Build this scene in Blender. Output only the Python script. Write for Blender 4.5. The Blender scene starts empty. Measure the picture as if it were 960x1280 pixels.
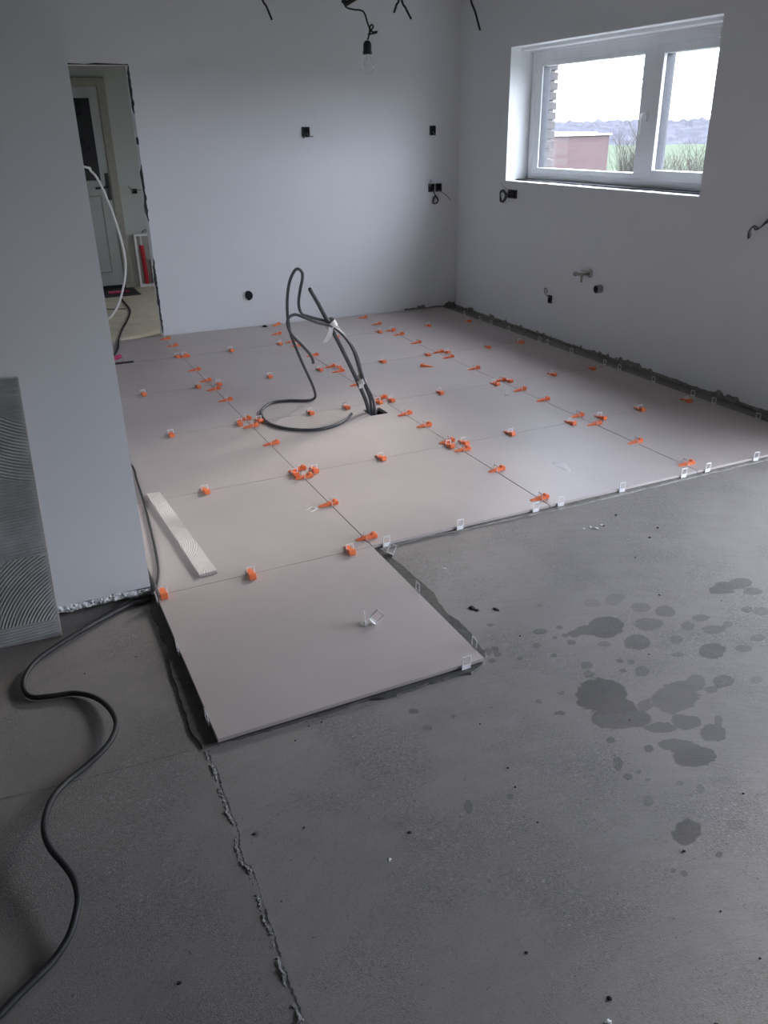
import bpy, bmesh, math, random
import numpy as np
from mathutils import Vector, Matrix, noise as mnoise

random.seed(7)
rng = np.random.default_rng(7)
SC = bpy.context.scene
COL = SC.collection
PI = math.pi

# ------------------------------------------------------------------ camera
S = 0.9                                   # one floor tile = 0.9 m
F_PX, YAW, PITCH, ROLL = 1026.4153, 0.43123088, -0.43778229, -0.01876325
CAM = np.array([-1.37112756, -3.11899675, 1.76837886]) * S
_f = np.array([math.sin(YAW) * math.cos(PITCH), math.cos(YAW) * math.cos(PITCH), math.sin(PITCH)])
_r = np.array([math.cos(YAW), -math.sin(YAW), 0.0])
_u = np.cross(_r, _f)
CR = _r * math.cos(ROLL) + _u * math.sin(ROLL)
CU = -_r * math.sin(ROLL) + _u * math.cos(ROLL)
CF = _f
cam_d = bpy.data.cameras.new('camera')
cam_d.sensor_fit = 'VERTICAL'
cam_d.sensor_height = 24.0
cam_d.lens = 24.0 * F_PX / 1280.0
cam_d.clip_start = 0.02
cam_d.clip_end = 2000
cam = bpy.data.objects.new('camera', cam_d)
COL.objects.link(cam)
cam.matrix_world = Matrix(((CR[0], CU[0], -CF[0], CAM[0]), (CR[1], CU[1], -CF[1], CAM[1]),
                           (CR[2], CU[2], -CF[2], CAM[2]), (0, 0, 0, 1)))
SC.camera = cam


def ray(px, py):
    return CR * (px - 480) / F_PX + CU * (640 - py) / F_PX + CF


def onz(px, py, z=0.0):                   # pixel -> point on a level plane
    d = ray(px, py)
    return CAM + d * ((z - CAM[2]) / d[2])


def ony(px, py, y):                       # pixel -> point on a wall parallel to x
    d = ray(px, py)
    return CAM + d * ((y - CAM[1]) / d[1])


def onx(px, py, x):                       # pixel -> point on a wall parallel to y
    d = ray(px, py)
    return CAM + d * ((x - CAM[0]) / d[0])


def at(px, py, dist):                     # pixel -> point at a distance
    d = ray(px, py)
    return CAM + d / np.linalg.norm(d) * dist


# ------------------------------------------------------------------ sky, exposure
world = bpy.data.worlds.new('overcast_sky')
SC.world = world
world.use_nodes = True
bg = world.node_tree.nodes['Background']
_nt = world.node_tree
_tc = _nt.nodes.new('ShaderNodeTexCoord')
_sx = _nt.nodes.new('ShaderNodeSeparateXYZ')
_cl = _nt.nodes.new('ShaderNodeMapRange')          # standard overcast sky: zenith three times the horizon
_cl.inputs['From Min'].default_value = 0.0
_cl.inputs['From Max'].default_value = 1.0
_cl.inputs['To Min'].default_value = 1.0 / 3.0
_cl.inputs['To Max'].default_value = 1.0
_ml = _nt.nodes.new('ShaderNodeMath')
_ml.operation = 'MULTIPLY'
_ml.inputs[1].default_value = 16.5
_nt.links.new(_tc.outputs['Generated'], _sx.inputs[0])
_nt.links.new(_sx.outputs['Z'], _cl.inputs['Value'])
_nt.links.new(_cl.outputs[0], _ml.inputs[0])
_nt.links.new(_ml.outputs[0], bg.inputs[1])
bg.inputs[0].default_value = (0.78, 0.845, 1.0, 1)
sun_d = bpy.data.lights.new('hazy_sun', 'SUN')       # veiled sun behind thin cloud, very soft
sun_d.energy = 4.0
sun_d.angle = math.radians(18)
sun_d.color = (1.0, 0.93, 0.86)
sun = bpy.data.objects.new('hazy_sun', sun_d)
COL.objects.link(sun)
_el, _az = math.radians(25), math.radians(29)
sun.rotation_euler = Vector((math.cos(_el) * math.cos(_az), math.cos(_el) * math.sin(_az), math.sin(_el))).to_track_quat('Z', 'Y').to_euler()
sun.location = (12, 3, 6)
SC.view_settings.view_transform = 'Standard'
SC.view_settings.look = 'None'
SC.view_settings.gamma = 1.0
SC.view_settings.use_curve_mapping = False
SC.view_settings.exposure = 1.0
try:
    SC.cycles.max_bounces = 10
    SC.cycles.diffuse_bounces = 7
    SC.cycles.glossy_bounces = 4
    SC.cycles.transparent_max_bounces = 16
    SC.cycles.caustics_reflective = False
    SC.cycles.caustics_refractive = False
    SC.cycles.use_denoising = True
except Exception:
    pass


def portal(name, loc, size, normal):      # marks a window opening for sky sampling; emits nothing itself
    l = bpy.data.lights.new(name, 'AREA')
    l.shape = 'RECTANGLE'
    l.size, l.size_y = size
    l.cycles.is_portal = True
    o = bpy.data.objects.new(name, l)
    COL.objects.link(o)
    z = -Vector(normal)
    y = Vector((0, 0, 1))
    x = y.cross(z)
    o.matrix_world = Matrix(((x[0], y[0], z[0], loc[0]), (x[1], y[1], z[1], loc[1]), (x[2], y[2], z[2], loc[2]), (0, 0, 0, 1)))
    return o


XR = 2.853                                # inner face of the window wall
WY0, WY1, WZ0, WZ1 = 1.30, 3.50, 1.165, 2.15
DY0, DY1, DZ1 = -3.3, -0.52, 2.02          # glazed door further along the same wall, outside the frame
ZC = -0.024                                # concrete level (tile tops are z = 0)
CEIL = 2.62
portal('window_portal', (XR + 0.42, (WY0 + WY1) / 2, (WZ0 + WZ1) / 2), (WY1 - WY0, WZ1 - WZ0), (-1, 0, 0))
portal('glazed_door_portal', (XR + 0.42, (DY0 + DY1) / 2, DZ1 / 2), (DY1 - DY0, DZ1), (-1, 0, 0))
portal('hall_window_portal', (2.51, 5.40, 1.7), (0.5, 0.8), (-1, 0, 0))


def yb(x):                                # back wall is a little out of square
    return 4.405 - 0.036 * x


# ------------------------------------------------------------------ materials
class NB:
    def __init__(self, name):
        self.m = bpy.data.materials.new(name)
        self.m.use_nodes = True
        self.nt = self.m.node_tree
        self.b = self.nt.nodes['Principled BSDF']
        self.tc = None

    def node(self, t, **kw):
        n = self.nt.nodes.new(t)
        for k, v in kw.items():
            setattr(n, k, v)
        return n

    def link(self, a, b):
        self.nt.links.new(a, b)

    def coord(self):
        if self.tc is None:
            self.tc = self.node('ShaderNodeTexCoord')
        return self.tc.outputs['Object']

    def noise(self, scale, detail=4, rough=0.55, dist=0.0, vec=None):
        n = self.node('ShaderNodeTexNoise')
        n.inputs['Scale'].default_value = scale
        n.inputs['Detail'].default_value = detail
        n.inputs['Roughness'].default_value = rough
        n.inputs['Distortion'].default_value = dist
        self.link(vec or self.coord(), n.inputs['Vector'])
        return n.outputs['Fac']

    def ramp(self, fac, a, b, va=0.0, vb=1.0):
        n = self.node('ShaderNodeMapRange')
        n.inputs['From Min'].default_value = a
        n.inputs['From Max'].default_value = b
        n.inputs['To Min'].default_value = va
        n.inputs['To Max'].default_value = vb
        self.link(fac, n.inputs['Value'])
        return n.outputs['Result']

    def math(self, op, a, b):
        n = self.node('ShaderNodeMath', operation=op)
        for i, v in enumerate((a, b)):
            if isinstance(v, (int, float)):
                n.inputs[i].default_value = v
            else:
                self.link(v, n.inputs[i])
        return n.outputs[0]

    def mix(self, fac, a, b, blend='MIX'):
        n = self.node('ShaderNodeMix', data_type='RGBA', blend_type=blend)
        for s, v in ((0, fac), (6, a), (7, b)):
            if isinstance(v, (int, float)):
                n.inputs[s].default_value = v
            elif isinstance(v, tuple):
                n.inputs[s].default_value = (*v, 1) if len(v) == 3 else v
            else:
                self.link(v, n.inputs[s])
        return n.outputs[2]

    def bump(self, h, strength=0.3, dist=0.002, normal=None):
        n = self.node('ShaderNodeBump')
        n.inputs['Strength'].default_value = strength
        n.inputs['Distance'].default_value = dist
        self.link(h, n.inputs['Height'])
        if normal is not None:
            self.link(normal, n.inputs['Normal'])
        return n.outputs[0]

    def set(self, key, v):
        s = self.b.inputs[key]
        if isinstance(v, tuple):
            s.default_value = (*v, 1) if len(v) == 3 else v
        elif isinstance(v, (int, float)):
            s.default_value = v
        else:
            self.link(v, s)


def simple(name, col, rough=0.6, var=0.12, scale=14.0, bump=0.15, bscale=60.0, metallic=0.0, bdist=0.001, **kw):
    b = NB(name)
    f = b.noise(scale, 5)
    dark = tuple(c * (1 - var) for c in col)
    lite = tuple(min(1, c * (1 + var)) for c in col)
    b.set('Base Color', b.mix(b.ramp(f, 0.3, 0.7), dark, lite))
    b.set('Roughness', rough)
    b.set('Metallic', metallic)
    if bump:
        b.link(b.bump(b.noise(bscale, 4), bump, bdist), b.b.inputs['Normal'])
    for k, v in kw.items():
        b.set(k.replace('_', ' '), v)
    return b.m


M = {}


def plaster(name, col, blotch=(0.9, 0.88, 0.84)):
    b = NB(name)
    big = b.ramp(b.noise(0.9, 4, 0.6), 0.42, 0.62)
    sm = b.ramp(b.noise(6, 5), 0.35, 0.7)
    stain = b.ramp(b.noise(1.7, 3, 0.5, 0.6), 0.62, 0.74)
    c = b.mix(big, tuple(x * 0.97 for x in col), col)
    c = b.mix(b.math('MULTIPLY', sm, 0.06), c, tuple(x * 0.86 for x in col))
    c = b.mix(b.math('MULTIPLY', stain, 0.10), c, tuple(x * y * 0.85 for x, y in zip(col, blotch)))
    b.set('Base Color', c)
    b.set('Roughness', 0.82)
    n1 = b.bump(b.noise(3.0, 3), 0.10, 0.02)
    b.link(b.bump(b.noise(140, 4), 0.16, 0.0012, n1), b.b.inputs['Normal'])
    return b.m


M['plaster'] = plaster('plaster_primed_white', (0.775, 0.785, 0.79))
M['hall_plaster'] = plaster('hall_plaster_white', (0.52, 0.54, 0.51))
M['ceiling'] = plaster('bare_concrete_ceiling', (0.24, 0.235, 0.23))
M['blockwork'] = plaster('bare_grey_blockwork', (0.33, 0.325, 0.32))
M['render_cement'] = simple('rough_cement_render', (0.27, 0.26, 0.235), 0.9, 0.35, 30, 0.8, 45, bdist=0.006)
M['dark_gap'] = simple('exposed_block_and_gap_shade', (0.055, 0.055, 0.06), 0.9, 0.5, 40, 0.6, 60, bdist=0.004)


def tile_mat():
    b = NB('grey_porcelain_tile')
    oi = b.node('ShaderNodeObjectInfo')
    mp = b.node('ShaderNodeVectorMath', operation='ADD')
    b.link(b.coord(), mp.inputs[0])
    b.link(oi.outputs['Location'], mp.inputs[1])
    big = b.ramp(b.noise(2.2, 5, 0.6, 0.4, mp.outputs[0]), 0.35, 0.7)
    fine = b.ramp(b.noise(260, 2, 0.5, 0, mp.outputs[0]), 0.3, 0.7)
    dust = b.ramp(b.noise(1.1, 6, 0.65, 1.2, mp.outputs[0]), 0.55, 0.78)
    c = b.mix(big, (0.455, 0.40, 0.378), (0.505, 0.445, 0.42))
    c = b.mix(b.math('MULTIPLY', fine, 0.14), c, (0.40, 0.355, 0.34))
    c = b.mix(b.math('MULTIPLY', dust, 0.16), c, (0.64, 0.58, 0.55))
    c = b.mix(b.math('MULTIPLY', b.ramp(oi.outputs['Random'], 0, 1), 0.07), c, (0.58, 0.51, 0.48))
    b.set('Base Color', c)
    b.set('Roughness', b.ramp(dust, 0, 1, 0.43, 0.52))
    b.set('IOR', 1.42)
    b.link(b.bump(b.noise(190, 3), 0.05, 0.0006), b.b.inputs['Normal'])
    return b.m


M['tile'] = tile_mat()


def concrete_mat():
    b = NB('raw_concrete_screed')
    at_f = b.node('ShaderNodeAttribute', attribute_name='wet_field').outputs['Fac']
    at_s = b.node('ShaderNodeAttribute', attribute_name='wet_strength').outputs['Fac']
    big = b.ramp(b.noise(1.3, 5, 0.6, 0.5), 0.32, 0.70)
    mid = b.ramp(b.noise(7, 6, 0.65, 0.8), 0.33, 0.72)
    # trowel swirls: stretched noise in a polar frame
    co = b.node('ShaderNodeSeparateXYZ')
    b.link(b.coord(), co.inputs[0])
    dx = b.math('ADD', co.outputs[0], 0.2)
    dy = b.math('ADD', co.outputs[1], 2.6)
    rad = b.math('SQRT', b.math('ADD', b.math('MULTIPLY', dx, dx), b.math('MULTIPLY', dy, dy)), 0)
    ang = b.math('ARCTAN2', dy, dx)
    cb = b.node('ShaderNodeCombineXYZ')
    b.link(b.math('MULTIPLY', rad, 28), cb.inputs[0])
    b.link(b.math('MULTIPLY', ang, 3.2), cb.inputs[1])
    swirl = b.ramp(b.noise(1.0, 5, 0.6, 0.6, cb.outputs[0]), 0.42, 0.72)
    grain = b.ramp(b.noise(330, 2, 0.6), 0.35, 0.70)
    grit_zone = b.ramp(b.noise(2.3, 4, 0.6, 0.4), 0.46, 0.62)
    speck = b.ramp(b.noise(75, 2, 0.4), 0.735, 0.76)
    c = b.mix(big, (0.225, 0.205, 0.19), (0.29, 0.263, 0.246))
    c = b.mix(b.math('MULTIPLY', mid, 0.35), c, (0.35, 0.322, 0.302))
    c = b.mix(b.math('MULTIPLY', swirl, 0.22), c, (0.19, 0.174, 0.163))
    c = b.mix(b.math('MULTIPLY', b.math('MULTIPLY', grain, b.ramp(grit_zone, 0, 1, 0.25, 1)), 0.55), c, (0.13, 0.12, 0.112))
    c = b.mix(b.math('MULTIPLY', speck, 0.6), c, (0.07, 0.068, 0.065))
    gr2 = b.ramp(b.noise(120, 3, 0.7), 0.52, 0.66)
    c = b.mix(b.math('MULTIPLY', b.math('MULTIPLY', gr2, b.ramp(grit_zone, 0, 1, 0.3, 1)), 0.75), c, (0.13, 0.12, 0.112))
    gr3 = b.ramp(b.noise(95, 4, 0.75), 0.56, 0.70)
    c = b.mix(b.math('MULTIPLY', b.math('MULTIPLY', gr3, b.ramp(grit_zone, 0, 1, 0.2, 1)), 0.6), c, (0.46, 0.425, 0.40))
    # the pour on the other side of the seam is a darker mix
    side = b.ramp(b.math('ADD', co.outputs[0], b.math('MULTIPLY', b.noise(9, 3), 0.02)), -0.945, -0.935)
    c = b.mix(b.ramp(side, 0, 1, 0.20, 0), c, (0.10, 0.098, 0.088))
    # water marks
    wob = b.math('ADD', at_f, b.math('MULTIPLY', b.math('SUBTRACT', b.noise(26, 5, 0.6), 0.5), 0.55))
    wob = b.math('ADD', wob, b.math('MULTIPLY', b.math('SUBTRACT', b.noise(9, 3, 0.6), 0.5), 1.3))
    wet = b.ramp(wob, 0.0, 0.10)
    wet = b.math('MULTIPLY', wet, at_s)
    c2 = b.mix(1.0, c, (0.43, 0.425, 0.415), 'MULTIPLY')
    c = b.mix(wet, c, c2)
    b.set('Base Color', c)
    b.set('Roughness', b.ramp(wet, 0, 1, 0.78, 0.6))
    n1 = b.bump(swirl, 0.12, 0.003)
    g = b.math('MULTIPLY', b.noise(300, 3, 0.65), b.ramp(grit_zone, 0, 1, 0.25, 1.0))
    n2 = b.bump(g, 0.55, 0.0035, n1)
    b.link(n2, b.b.inputs['Normal'])
    return b.m


M['concrete'] = concrete_mat()
M['hall_screed'] = simple('hall_screed_beige', (0.60, 0.53, 0.41), 0.75, 0.12, 6, 0.2, 120)
M['adhesive'] = simple('wet_tile_adhesive', (0.075, 0.072, 0.064), 0.75, 0.3, 25, 0.7, 55, bdist=0.004)
M['adhesive_dry'] = simple('tile_adhesive_smear', (0.25, 0.24, 0.215), 0.85, 0.3, 25, 0.7, 55, bdist=0.004)
M['comb_grey'] = simple('combed_adhesive_grey', (0.30, 0.305, 0.29), 0.85, 0.22, 9, 0.3, 200)
M['comb_white'] = simple('combed_adhesive_pale', (0.70, 0.64, 0.60), 0.85, 0.08, 12, 0.3, 200)
M['orange'] = simple('orange_plastic', (0.98, 0.23, 0.085), 0.42, 0.08, 30, 0.05, 200)
M['clip_white'] = simple('white_clip_plastic', (0.80, 0.80, 0.79), 0.35, 0.05, 30, 0)
M['clip_clear'] = simple('clear_clip_plastic', (0.90, 0.90, 0.90), 0.25, 0.03, 30, 0, Transmission_Weight=0.1, IOR=1.3)
M['cable'] = simple('black_rubber_cable', (0.013, 0.013, 0.014), 0.6, 0.3, 60, 0.2, 150)
M['conduit'] = simple('dark_grey_cable_sheath', (0.052, 0.055, 0.062), 0.42, 0.25, 30, 0.1, 150)
M['white_cable'] = simple('white_cable_sheath', (0.72, 0.71, 0.67), 0.5, 0.06, 30, 0)
M['tape'] = simple('white_paper_tape', (0.56, 0.55, 0.53), 0.6, 0.1, 40, 0.2, 120)
M['wire_grey'] = simple('grey_wire', (0.20, 0.20, 0.20), 0.5, 0.3, 60, 0)
M['pvc'] = simple('white_window_pvc', (0.80, 0.81, 0.82), 0.35, 0.03, 10, 0)
M['rubber'] = simple('black_glazing_gasket', (0.03, 0.032, 0.04), 0.5, 0.2, 30, 0)
M['chrome'] = simple('dull_metal', (0.42, 0.40, 0.36), 0.38, 0.15, 40, 0, metallic=0.9)
M['black_plastic'] = simple('black_plastic', (0.018, 0.018, 0.02), 0.45, 0.2, 40, 0.05, 120)
M['box_grey'] = simple('dark_socket_box', (0.035, 0.035, 0.036), 0.6, 0.3, 50, 0.1, 90)
M['pipe_grey'] = simple('grey_pvc_pipe', (0.40, 0.40, 0.39), 0.5, 0.1, 20, 0)
M['hole_black'] = simple('dark_void', (0.008, 0.008, 0.009), 0.9, 0.2, 20, 0)
M['door_paint'] = simple('grey_white_door_paint', (0.42, 0.44, 0.43), 0.45, 0.04, 6, 0.03)
M['door_frame'] = simple('unpainted_door_casing', (0.33, 0.315, 0.27), 0.6, 0.1, 14, 0.1)
M['door_glass'] = simple('dark_door_glazing', (0.012, 0.013, 0.015), 0.25, 0.1, 4, 0)
M['red'] = simple('red_pipe_plastic', (0.50, 0.02, 0.04), 0.45, 0.08, 20, 0)
M['blue'] = simple('dark_blue_pipe', (0.02, 0.025, 0.06), 0.45, 0.1, 20, 0)
M['magenta'] = simple('magenta_handle_plastic', (0.55, 0.05, 0.14), 0.45, 0.08, 30, 0)
M['mat_fabric'] = simple('dark_doormat', (0.03, 0.03, 0.03), 0.95, 0.3, 120, 0.6, 300, bdist=0.003)
M['field'] = simple('hazy_pasture_grass', (0.038, 0.046, 0.033), 0.9, 0.2, 0.5, 0, Specular_IOR_Level=0.0)  # lightened and greyed, distance haze is in the colour
M['woods'] = simple('hazy_winter_woodland', (0.034, 0.0345, 0.040), 0.95, 0.28, 0.25, 0, Specular_IOR_Level=0.0)  # distance haze is put into this pale bluish colour
M['twig'] = simple('bare_twigs', (0.045, 0.041, 0.036), 0.9, 0.3, 20, 0, Specular_IOR_Level=0.0)
M['coping'] = simple('pale_concrete_coping', (0.62, 0.61, 0.58), 0.8, 0.08, 10, 0)
M['brick_single'] = simple('grey_brown_brick', (0.06, 0.052, 0.05), 0.85, 0.3, 18, 0.4, 60, bdist=0.003)
M['mortar'] = simple('brick_mortar', (0.34, 0.33, 0.31), 0.9, 0.15, 40, 0.3)
M['crumb'] = simple('plaster_crumb', (0.70, 0.70, 0.69), 0.9, 0.15, 60, 0.5, 80)
M['dirt'] = simple('black_dirt_clod', (0.03, 0.028, 0.026), 0.95, 0.4, 60, 0.4, 90)


def brick_mat():
    b = NB('red_brickwork')
    br = b.node('ShaderNodeTexBrick')
    mp = b.node('ShaderNodeMapping')
    mp.inputs['Rotation'].default_value = (PI / 2, 0, 0)
    b.link(b.coord(), mp.inputs[0])
    b.link(mp.outputs[0], br.inputs['Vector'])
    br.inputs['Color1'].default_value = (0.064, 0.043, 0.044, 1)
    br.inputs['Color2'].default_value = (0.073, 0.050, 0.049, 1)
    br.inputs['Mortar'].default_value = (0.068, 0.053, 0.052, 1)
    br.inputs['Scale'].default_value = 1.0
    br.inputs['Brick Width'].default_value = 0.22
    br.inputs['Row Height'].default_value = 0.075
    br.inputs['Mortar Size'].default_value = 0.01
    b.link(br.outputs['Color'], b.b.inputs['Base Color'])
    b.set('Roughness', 0.9)
    b.set('Specular IOR Level', 0.1)
    return b.m


M['brickwork'] = brick_mat()


def glass_mat():
    m = bpy.data.materials.new('clear_window_glass')
    m.use_nodes = True
    nt = m.node_tree
    nt.nodes.clear()
    out = nt.nodes.new('ShaderNodeOutputMaterial')
    mx = nt.nodes.new('ShaderNodeMixShader')
    tr = nt.nodes.new('ShaderNodeBsdfTransparent')
    gl = nt.nodes.new('ShaderNodeBsdfGlossy')
    gl.inputs['Roughness'].default_value = 0.02
    tr.inputs[0].default_value = (0.975, 0.98, 0.98, 1)
    lw = nt.nodes.new('ShaderNodeLayerWeight')
    lw.inputs[0].default_value = 0.5
    pw = nt.nodes.new('ShaderNodeMath')
    pw.operation = 'POWER'
    pw.inputs[1].default_value = 5.0
    nt.links.new(lw.outputs['Facing'], pw.inputs[0])
    sc = nt.nodes.new('ShaderNodeMath')
    sc.operation = 'MULTIPLY_ADD'
    sc.inputs[1].default_value = 0.9
    sc.inputs[2].default_value = 0.04
    nt.links.new(pw.outputs[0], sc.inputs[0])
    nt.links.new(sc.outputs[0], mx.inputs[0])
    nt.links.new(tr.outputs[0], mx.inputs[1])
    nt.links.new(gl.outputs[0], mx.inputs[2])
    nt.links.new(mx.outputs[0], out.inputs[0])
    return m


M['glass'] = glass_mat()


# ------------------------------------------------------------------ geometry helpers
class MB:
    """collects shapes; build() links them as ONE mesh object"""

    def __init__(self):
        self.v, self.f, self.mi = [], [], []

    def add(self, verts, faces, mi=0):
        o = len(self.v)
        self.v += [tuple(map(float, p)) for p in verts]
        self.f += [tuple(i + o for i in f) for f in faces]
        self.mi += [mi] * len(faces)
        return self

    def box(self, lo, hi, mi=0, fn=None):
        x0, y0, z0 = lo
        x1, y1, z1 = hi
        vs = [(x0, y0, z0), (x1, y0, z0), (x1, y1, z0), (x0, y1, z0), (x0, y0, z1), (x1, y0, z1), (x1, y1, z1), (x0, y1, z1)]
        if fn:
            vs = [fn(*p) for p in vs]
        return self.add(vs, [(3, 2, 1, 0), (4, 5, 6, 7), (0, 1, 5, 4), (1, 2, 6, 5), (2, 3, 7, 6), (3, 0, 4, 7)], mi)

    def bbox(self, lo, hi, bev=0.003, mi=0, seg=2, fn=None):
        bm = bmesh.new()
        bmesh.ops.create_cube(bm, size=1.0)
        c = [(a + b) / 2 for a, b in zip(lo, hi)]
        s = [b - a for a, b in zip(lo, hi)]
        for v in bm.verts:
            v.co = Vector((c[i] + v.co[i] * s[i] for i in range(3)))
        bmesh.ops.bevel(bm, geom=bm.edges[:], offset=min(bev, min(s) * 0.45), segments=seg, affect='EDGES', profile=0.5)
        bm.verts.index_update()
        vs = [tuple(v.co) for v in bm.verts]
        if fn:
            vs = [fn(*p) for p in vs]
        self.add(vs, [tuple(v.index for v in f.verts) for f in bm.faces], mi)
        bm.free()
        return self

    def tube(self, pts, r, n=8, mi=0, cap=True, smooth=4):
        pts = [np.array(p, float) for p in pts]
        rs = list(r) if hasattr(r, '__len__') else [r] * len(pts)
        if smooth > 1 and len(pts) > 2:
            P = [2 * pts[0] - pts[1]] + pts + [2 * pts[-1] - pts[-2]]
            R = [rs[0]] + rs + [rs[-1]]
            q, qr = [], []
            for i in range(1, len(P) - 2):
                p0, p1, p2, p3 = P[i - 1:i + 3]
                for k in range(smooth):
                    t = k / smooth
                    q.append(0.5 * ((2 * p1) + (p2 - p0) * t + (2 * p0 - 5 * p1 + 4 * p2 - p3) * t * t + (3 * p1 - p0 - 3 * p2 + p3) * t ** 3))
                    qr.append(R[i] * (1 - t) + R[i + 1] * t)
            q.append(pts[-1])
            qr.append(rs[-1])
            pts, rs = q, qr
        tang = []
        for i in range(len(pts)):
            d = pts[min(i + 1, len(pts) - 1)] - pts[max(i - 1, 0)]
            tang.append(d / (np.linalg.norm(d) + 1e-12))
        a = np.array([0, 0, 1.0]) if abs(tang[0][2]) < 0.9 else np.array([1.0, 0, 0])
        nrm = np.cross(tang[0], a)
        nrm /= np.linalg.norm(nrm)
        vs = []
        for p, t, rr in zip(pts, tang, rs):
            nrm = nrm - t * (nrm @ t)
            nrm /= np.linalg.norm(nrm) + 1e-12
            b = np.cross(t, nrm)
            for k in range(n):
                w = 2 * PI * k / n
                vs.append(p + (nrm * math.cos(w) + b * math.sin(w)) * rr)
        fs = []
        for i in range(len(pts) - 1):
            for k in range(n):
                k2 = (k + 1) % n
                fs.append((i * n + k, i * n + k2, (i + 1) * n + k2, (i + 1) * n + k))
        if cap:
            fs.append(tuple(range(n - 1, -1, -1)))
            fs.append(tuple((len(pts) - 1) * n + k for k in range(n)))
        return self.add(vs, fs, mi)

    def lathe(self, prof, origin, axis=(0, 0, 1), n=20, mi=0):
        ax = Vector(axis).normalized()
        q = Vector((0, 0, 1)).rotation_difference(ax)
        o = Vector(origin)
        vs = []
        for (r, h) in prof:
            for k in range(n):
                w = 2 * PI * k / n
                vs.append(o + q @ Vector((r * math.cos(w), r * math.sin(w), h)))
        fs = []
        for i in range(len(prof) - 1):
            for k in range(n):
                k2 = (k + 1) % n
                fs.append((i * n + k, i * n + k2, (i + 1) * n + k2, (i + 1) * n + k))
        fs.append(tuple(range(n - 1, -1, -1)))
        fs.append(tuple((len(prof) - 1) * n + k for k in range(n)))
        return self.add(vs, fs, mi)

    def prism(self, poly, z0, z1, mi=0, shrink=0.0):
        """a flat slab of any outline; shrink pulls the top edge inwards"""
        n = len(poly)
        c = np.mean(np.array(poly), axis=0)
        if shrink:
            P = np.array(poly)
            e = np.roll(P, -1, 0) - np.roll(P, 1, 0)
            nn = np.stack([-e[:, 1], e[:, 0]], 1)
            nn /= np.linalg.norm(nn, axis=1)[:, None] + 1e-9
            area = 0.5 * np.sum(P[:, 0] * np.roll(P[:, 1], -1) - np.roll(P[:, 0], -1) * P[:, 1])
            top = P + nn * shrink * (1 if area > 0 else -1)
        else:
            top = np.array(poly)
        vs = [(p[0], p[1], z0) for p in poly] + [(p[0], p[1], z1) for p in top]
        fs = [tuple((i, (i + 1) % n, n + (i + 1) % n, n + i)) for i in range(n)]
        from mathutils.geometry import tessellate_polygon
        for t in tessellate_polygon([[Vector((p[0], p[1], 0)) for p in top]]):
            fs.append((t[0] + n, t[1] + n, t[2] + n))
        return self.add(vs, fs, mi)

    def mesh(self, name, mats, smooth=False, fix=True):
        me = bpy.data.meshes.new(name)
        me.from_pydata(self.v, [], self.f)
        for m in (mats if isinstance(mats, (list, tuple)) else [mats]):
            me.materials.append(M[m] if isinstance(m, str) else m)
        if any(self.mi):
            me.polygons.foreach_set('material_index', self.mi)
        if fix:
            bm = bmesh.new()
            bm.from_mesh(me)
            bmesh.ops.recalc_face_normals(bm, faces=bm.faces[:])
            bm.to_mesh(me)
            bm.free()
        if smooth:
            me.polygons.foreach_set('use_smooth', [True] * len(me.polygons))
            try:
                me.set_sharp_from_angle(angle=math.radians(40))
            except Exception:
                pass
        me.update()
        return me

    def build(self, name, mats, parent=None, smooth=False, fix=True, loc=None):
        o = bpy.data.objects.new(name, self.mesh(name, mats, smooth, fix))
        COL.objects.link(o)
        if parent is not None:
            o.parent = parent
        if loc is not None:
            o.location = loc
        return o


def tag(o, label=None, cat=None, group=None, kind=None):
    for k, v in (('label', label), ('category', cat), ('group', group), ('kind', kind)):
        if v:
            o[k] = v
    return o


def empty(name, loc=(0, 0, 0), rz=0.0):
    o = bpy.data.objects.new(name, None)
    COL.objects.link(o)
    o.location = loc
    o.rotation_euler = (0, 0, rz)
    o.empty_display_size = 0.05
    return o


def thing(name, label, cat, group=None, loc=(0, 0, 0), rz=0.0):
    return tag(empty(name, loc, rz), label, cat, group)


def struct(o, label, cat):
    return tag(o, label, cat, kind='structure')


def copy_tree(o, parent=None):
    c = o.copy()
    COL.objects.link(c)
    if parent is not None:
        c.parent = parent
    for ch in list(o.children):
        if ch is not c:
            copy_tree(ch, c)
    return c


def wall_cells(mb, us, zs, skip, t0, t1, fn, mi=0):
    """wall with openings: rectangles of (us x zs) except those in skip; t0/t1 = front/back depth; fn(u,t,z)->xyz"""
    nu, nz = len(us) - 1, len(zs) - 1
    solid = lambda i, j: 0 <= i < nu and 0 <= j < nz and not skip((us[i] + us[i + 1]) / 2, (zs[j] + zs[j + 1]) / 2)
    for i in range(nu):
        for j in range(nz):
            if not solid(i, j):
                continue
            u0, u1, z0, z1 = us[i], us[i + 1], zs[j], zs[j + 1]
            q = lambda *ps: mb.add([fn(*p) for p in ps], [(0, 1, 2, 3)], mi)
            q((u0, t0, z0), (u1, t0, z0), (u1, t0, z1), (u0, t0, z1))
            q((u0, t1, z0), (u0, t1, z1), (u1, t1, z1), (u1, t1, z0))
            if not solid(i - 1, j):
                q((u0, t0, z0), (u0, t0, z1), (u0, t1, z1), (u0, t1, z0))
            if not solid(i + 1, j):
                q((u1, t0, z0), (u1, t1, z0), (u1, t1, z1), (u1, t0, z1))
            if not solid(i, j - 1):
                q((u0, t0, z0), (u0, t1, z0), (u1, t1, z0), (u1, t0, z0))
            if not solid(i, j + 1):
                q((u0, t0, z1), (u1, t0, z1), (u1, t1, z1), (u0, t1, z1))
    return mb


def nz1(x, seed=0.0):
    return mnoise.noise(Vector((x, seed, 0.37)))


def fractal(x, y, s=0.0, oct=4):
    return mnoise.fractal(Vector((x, y, s)), 1.0, 2.0, oct)


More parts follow.
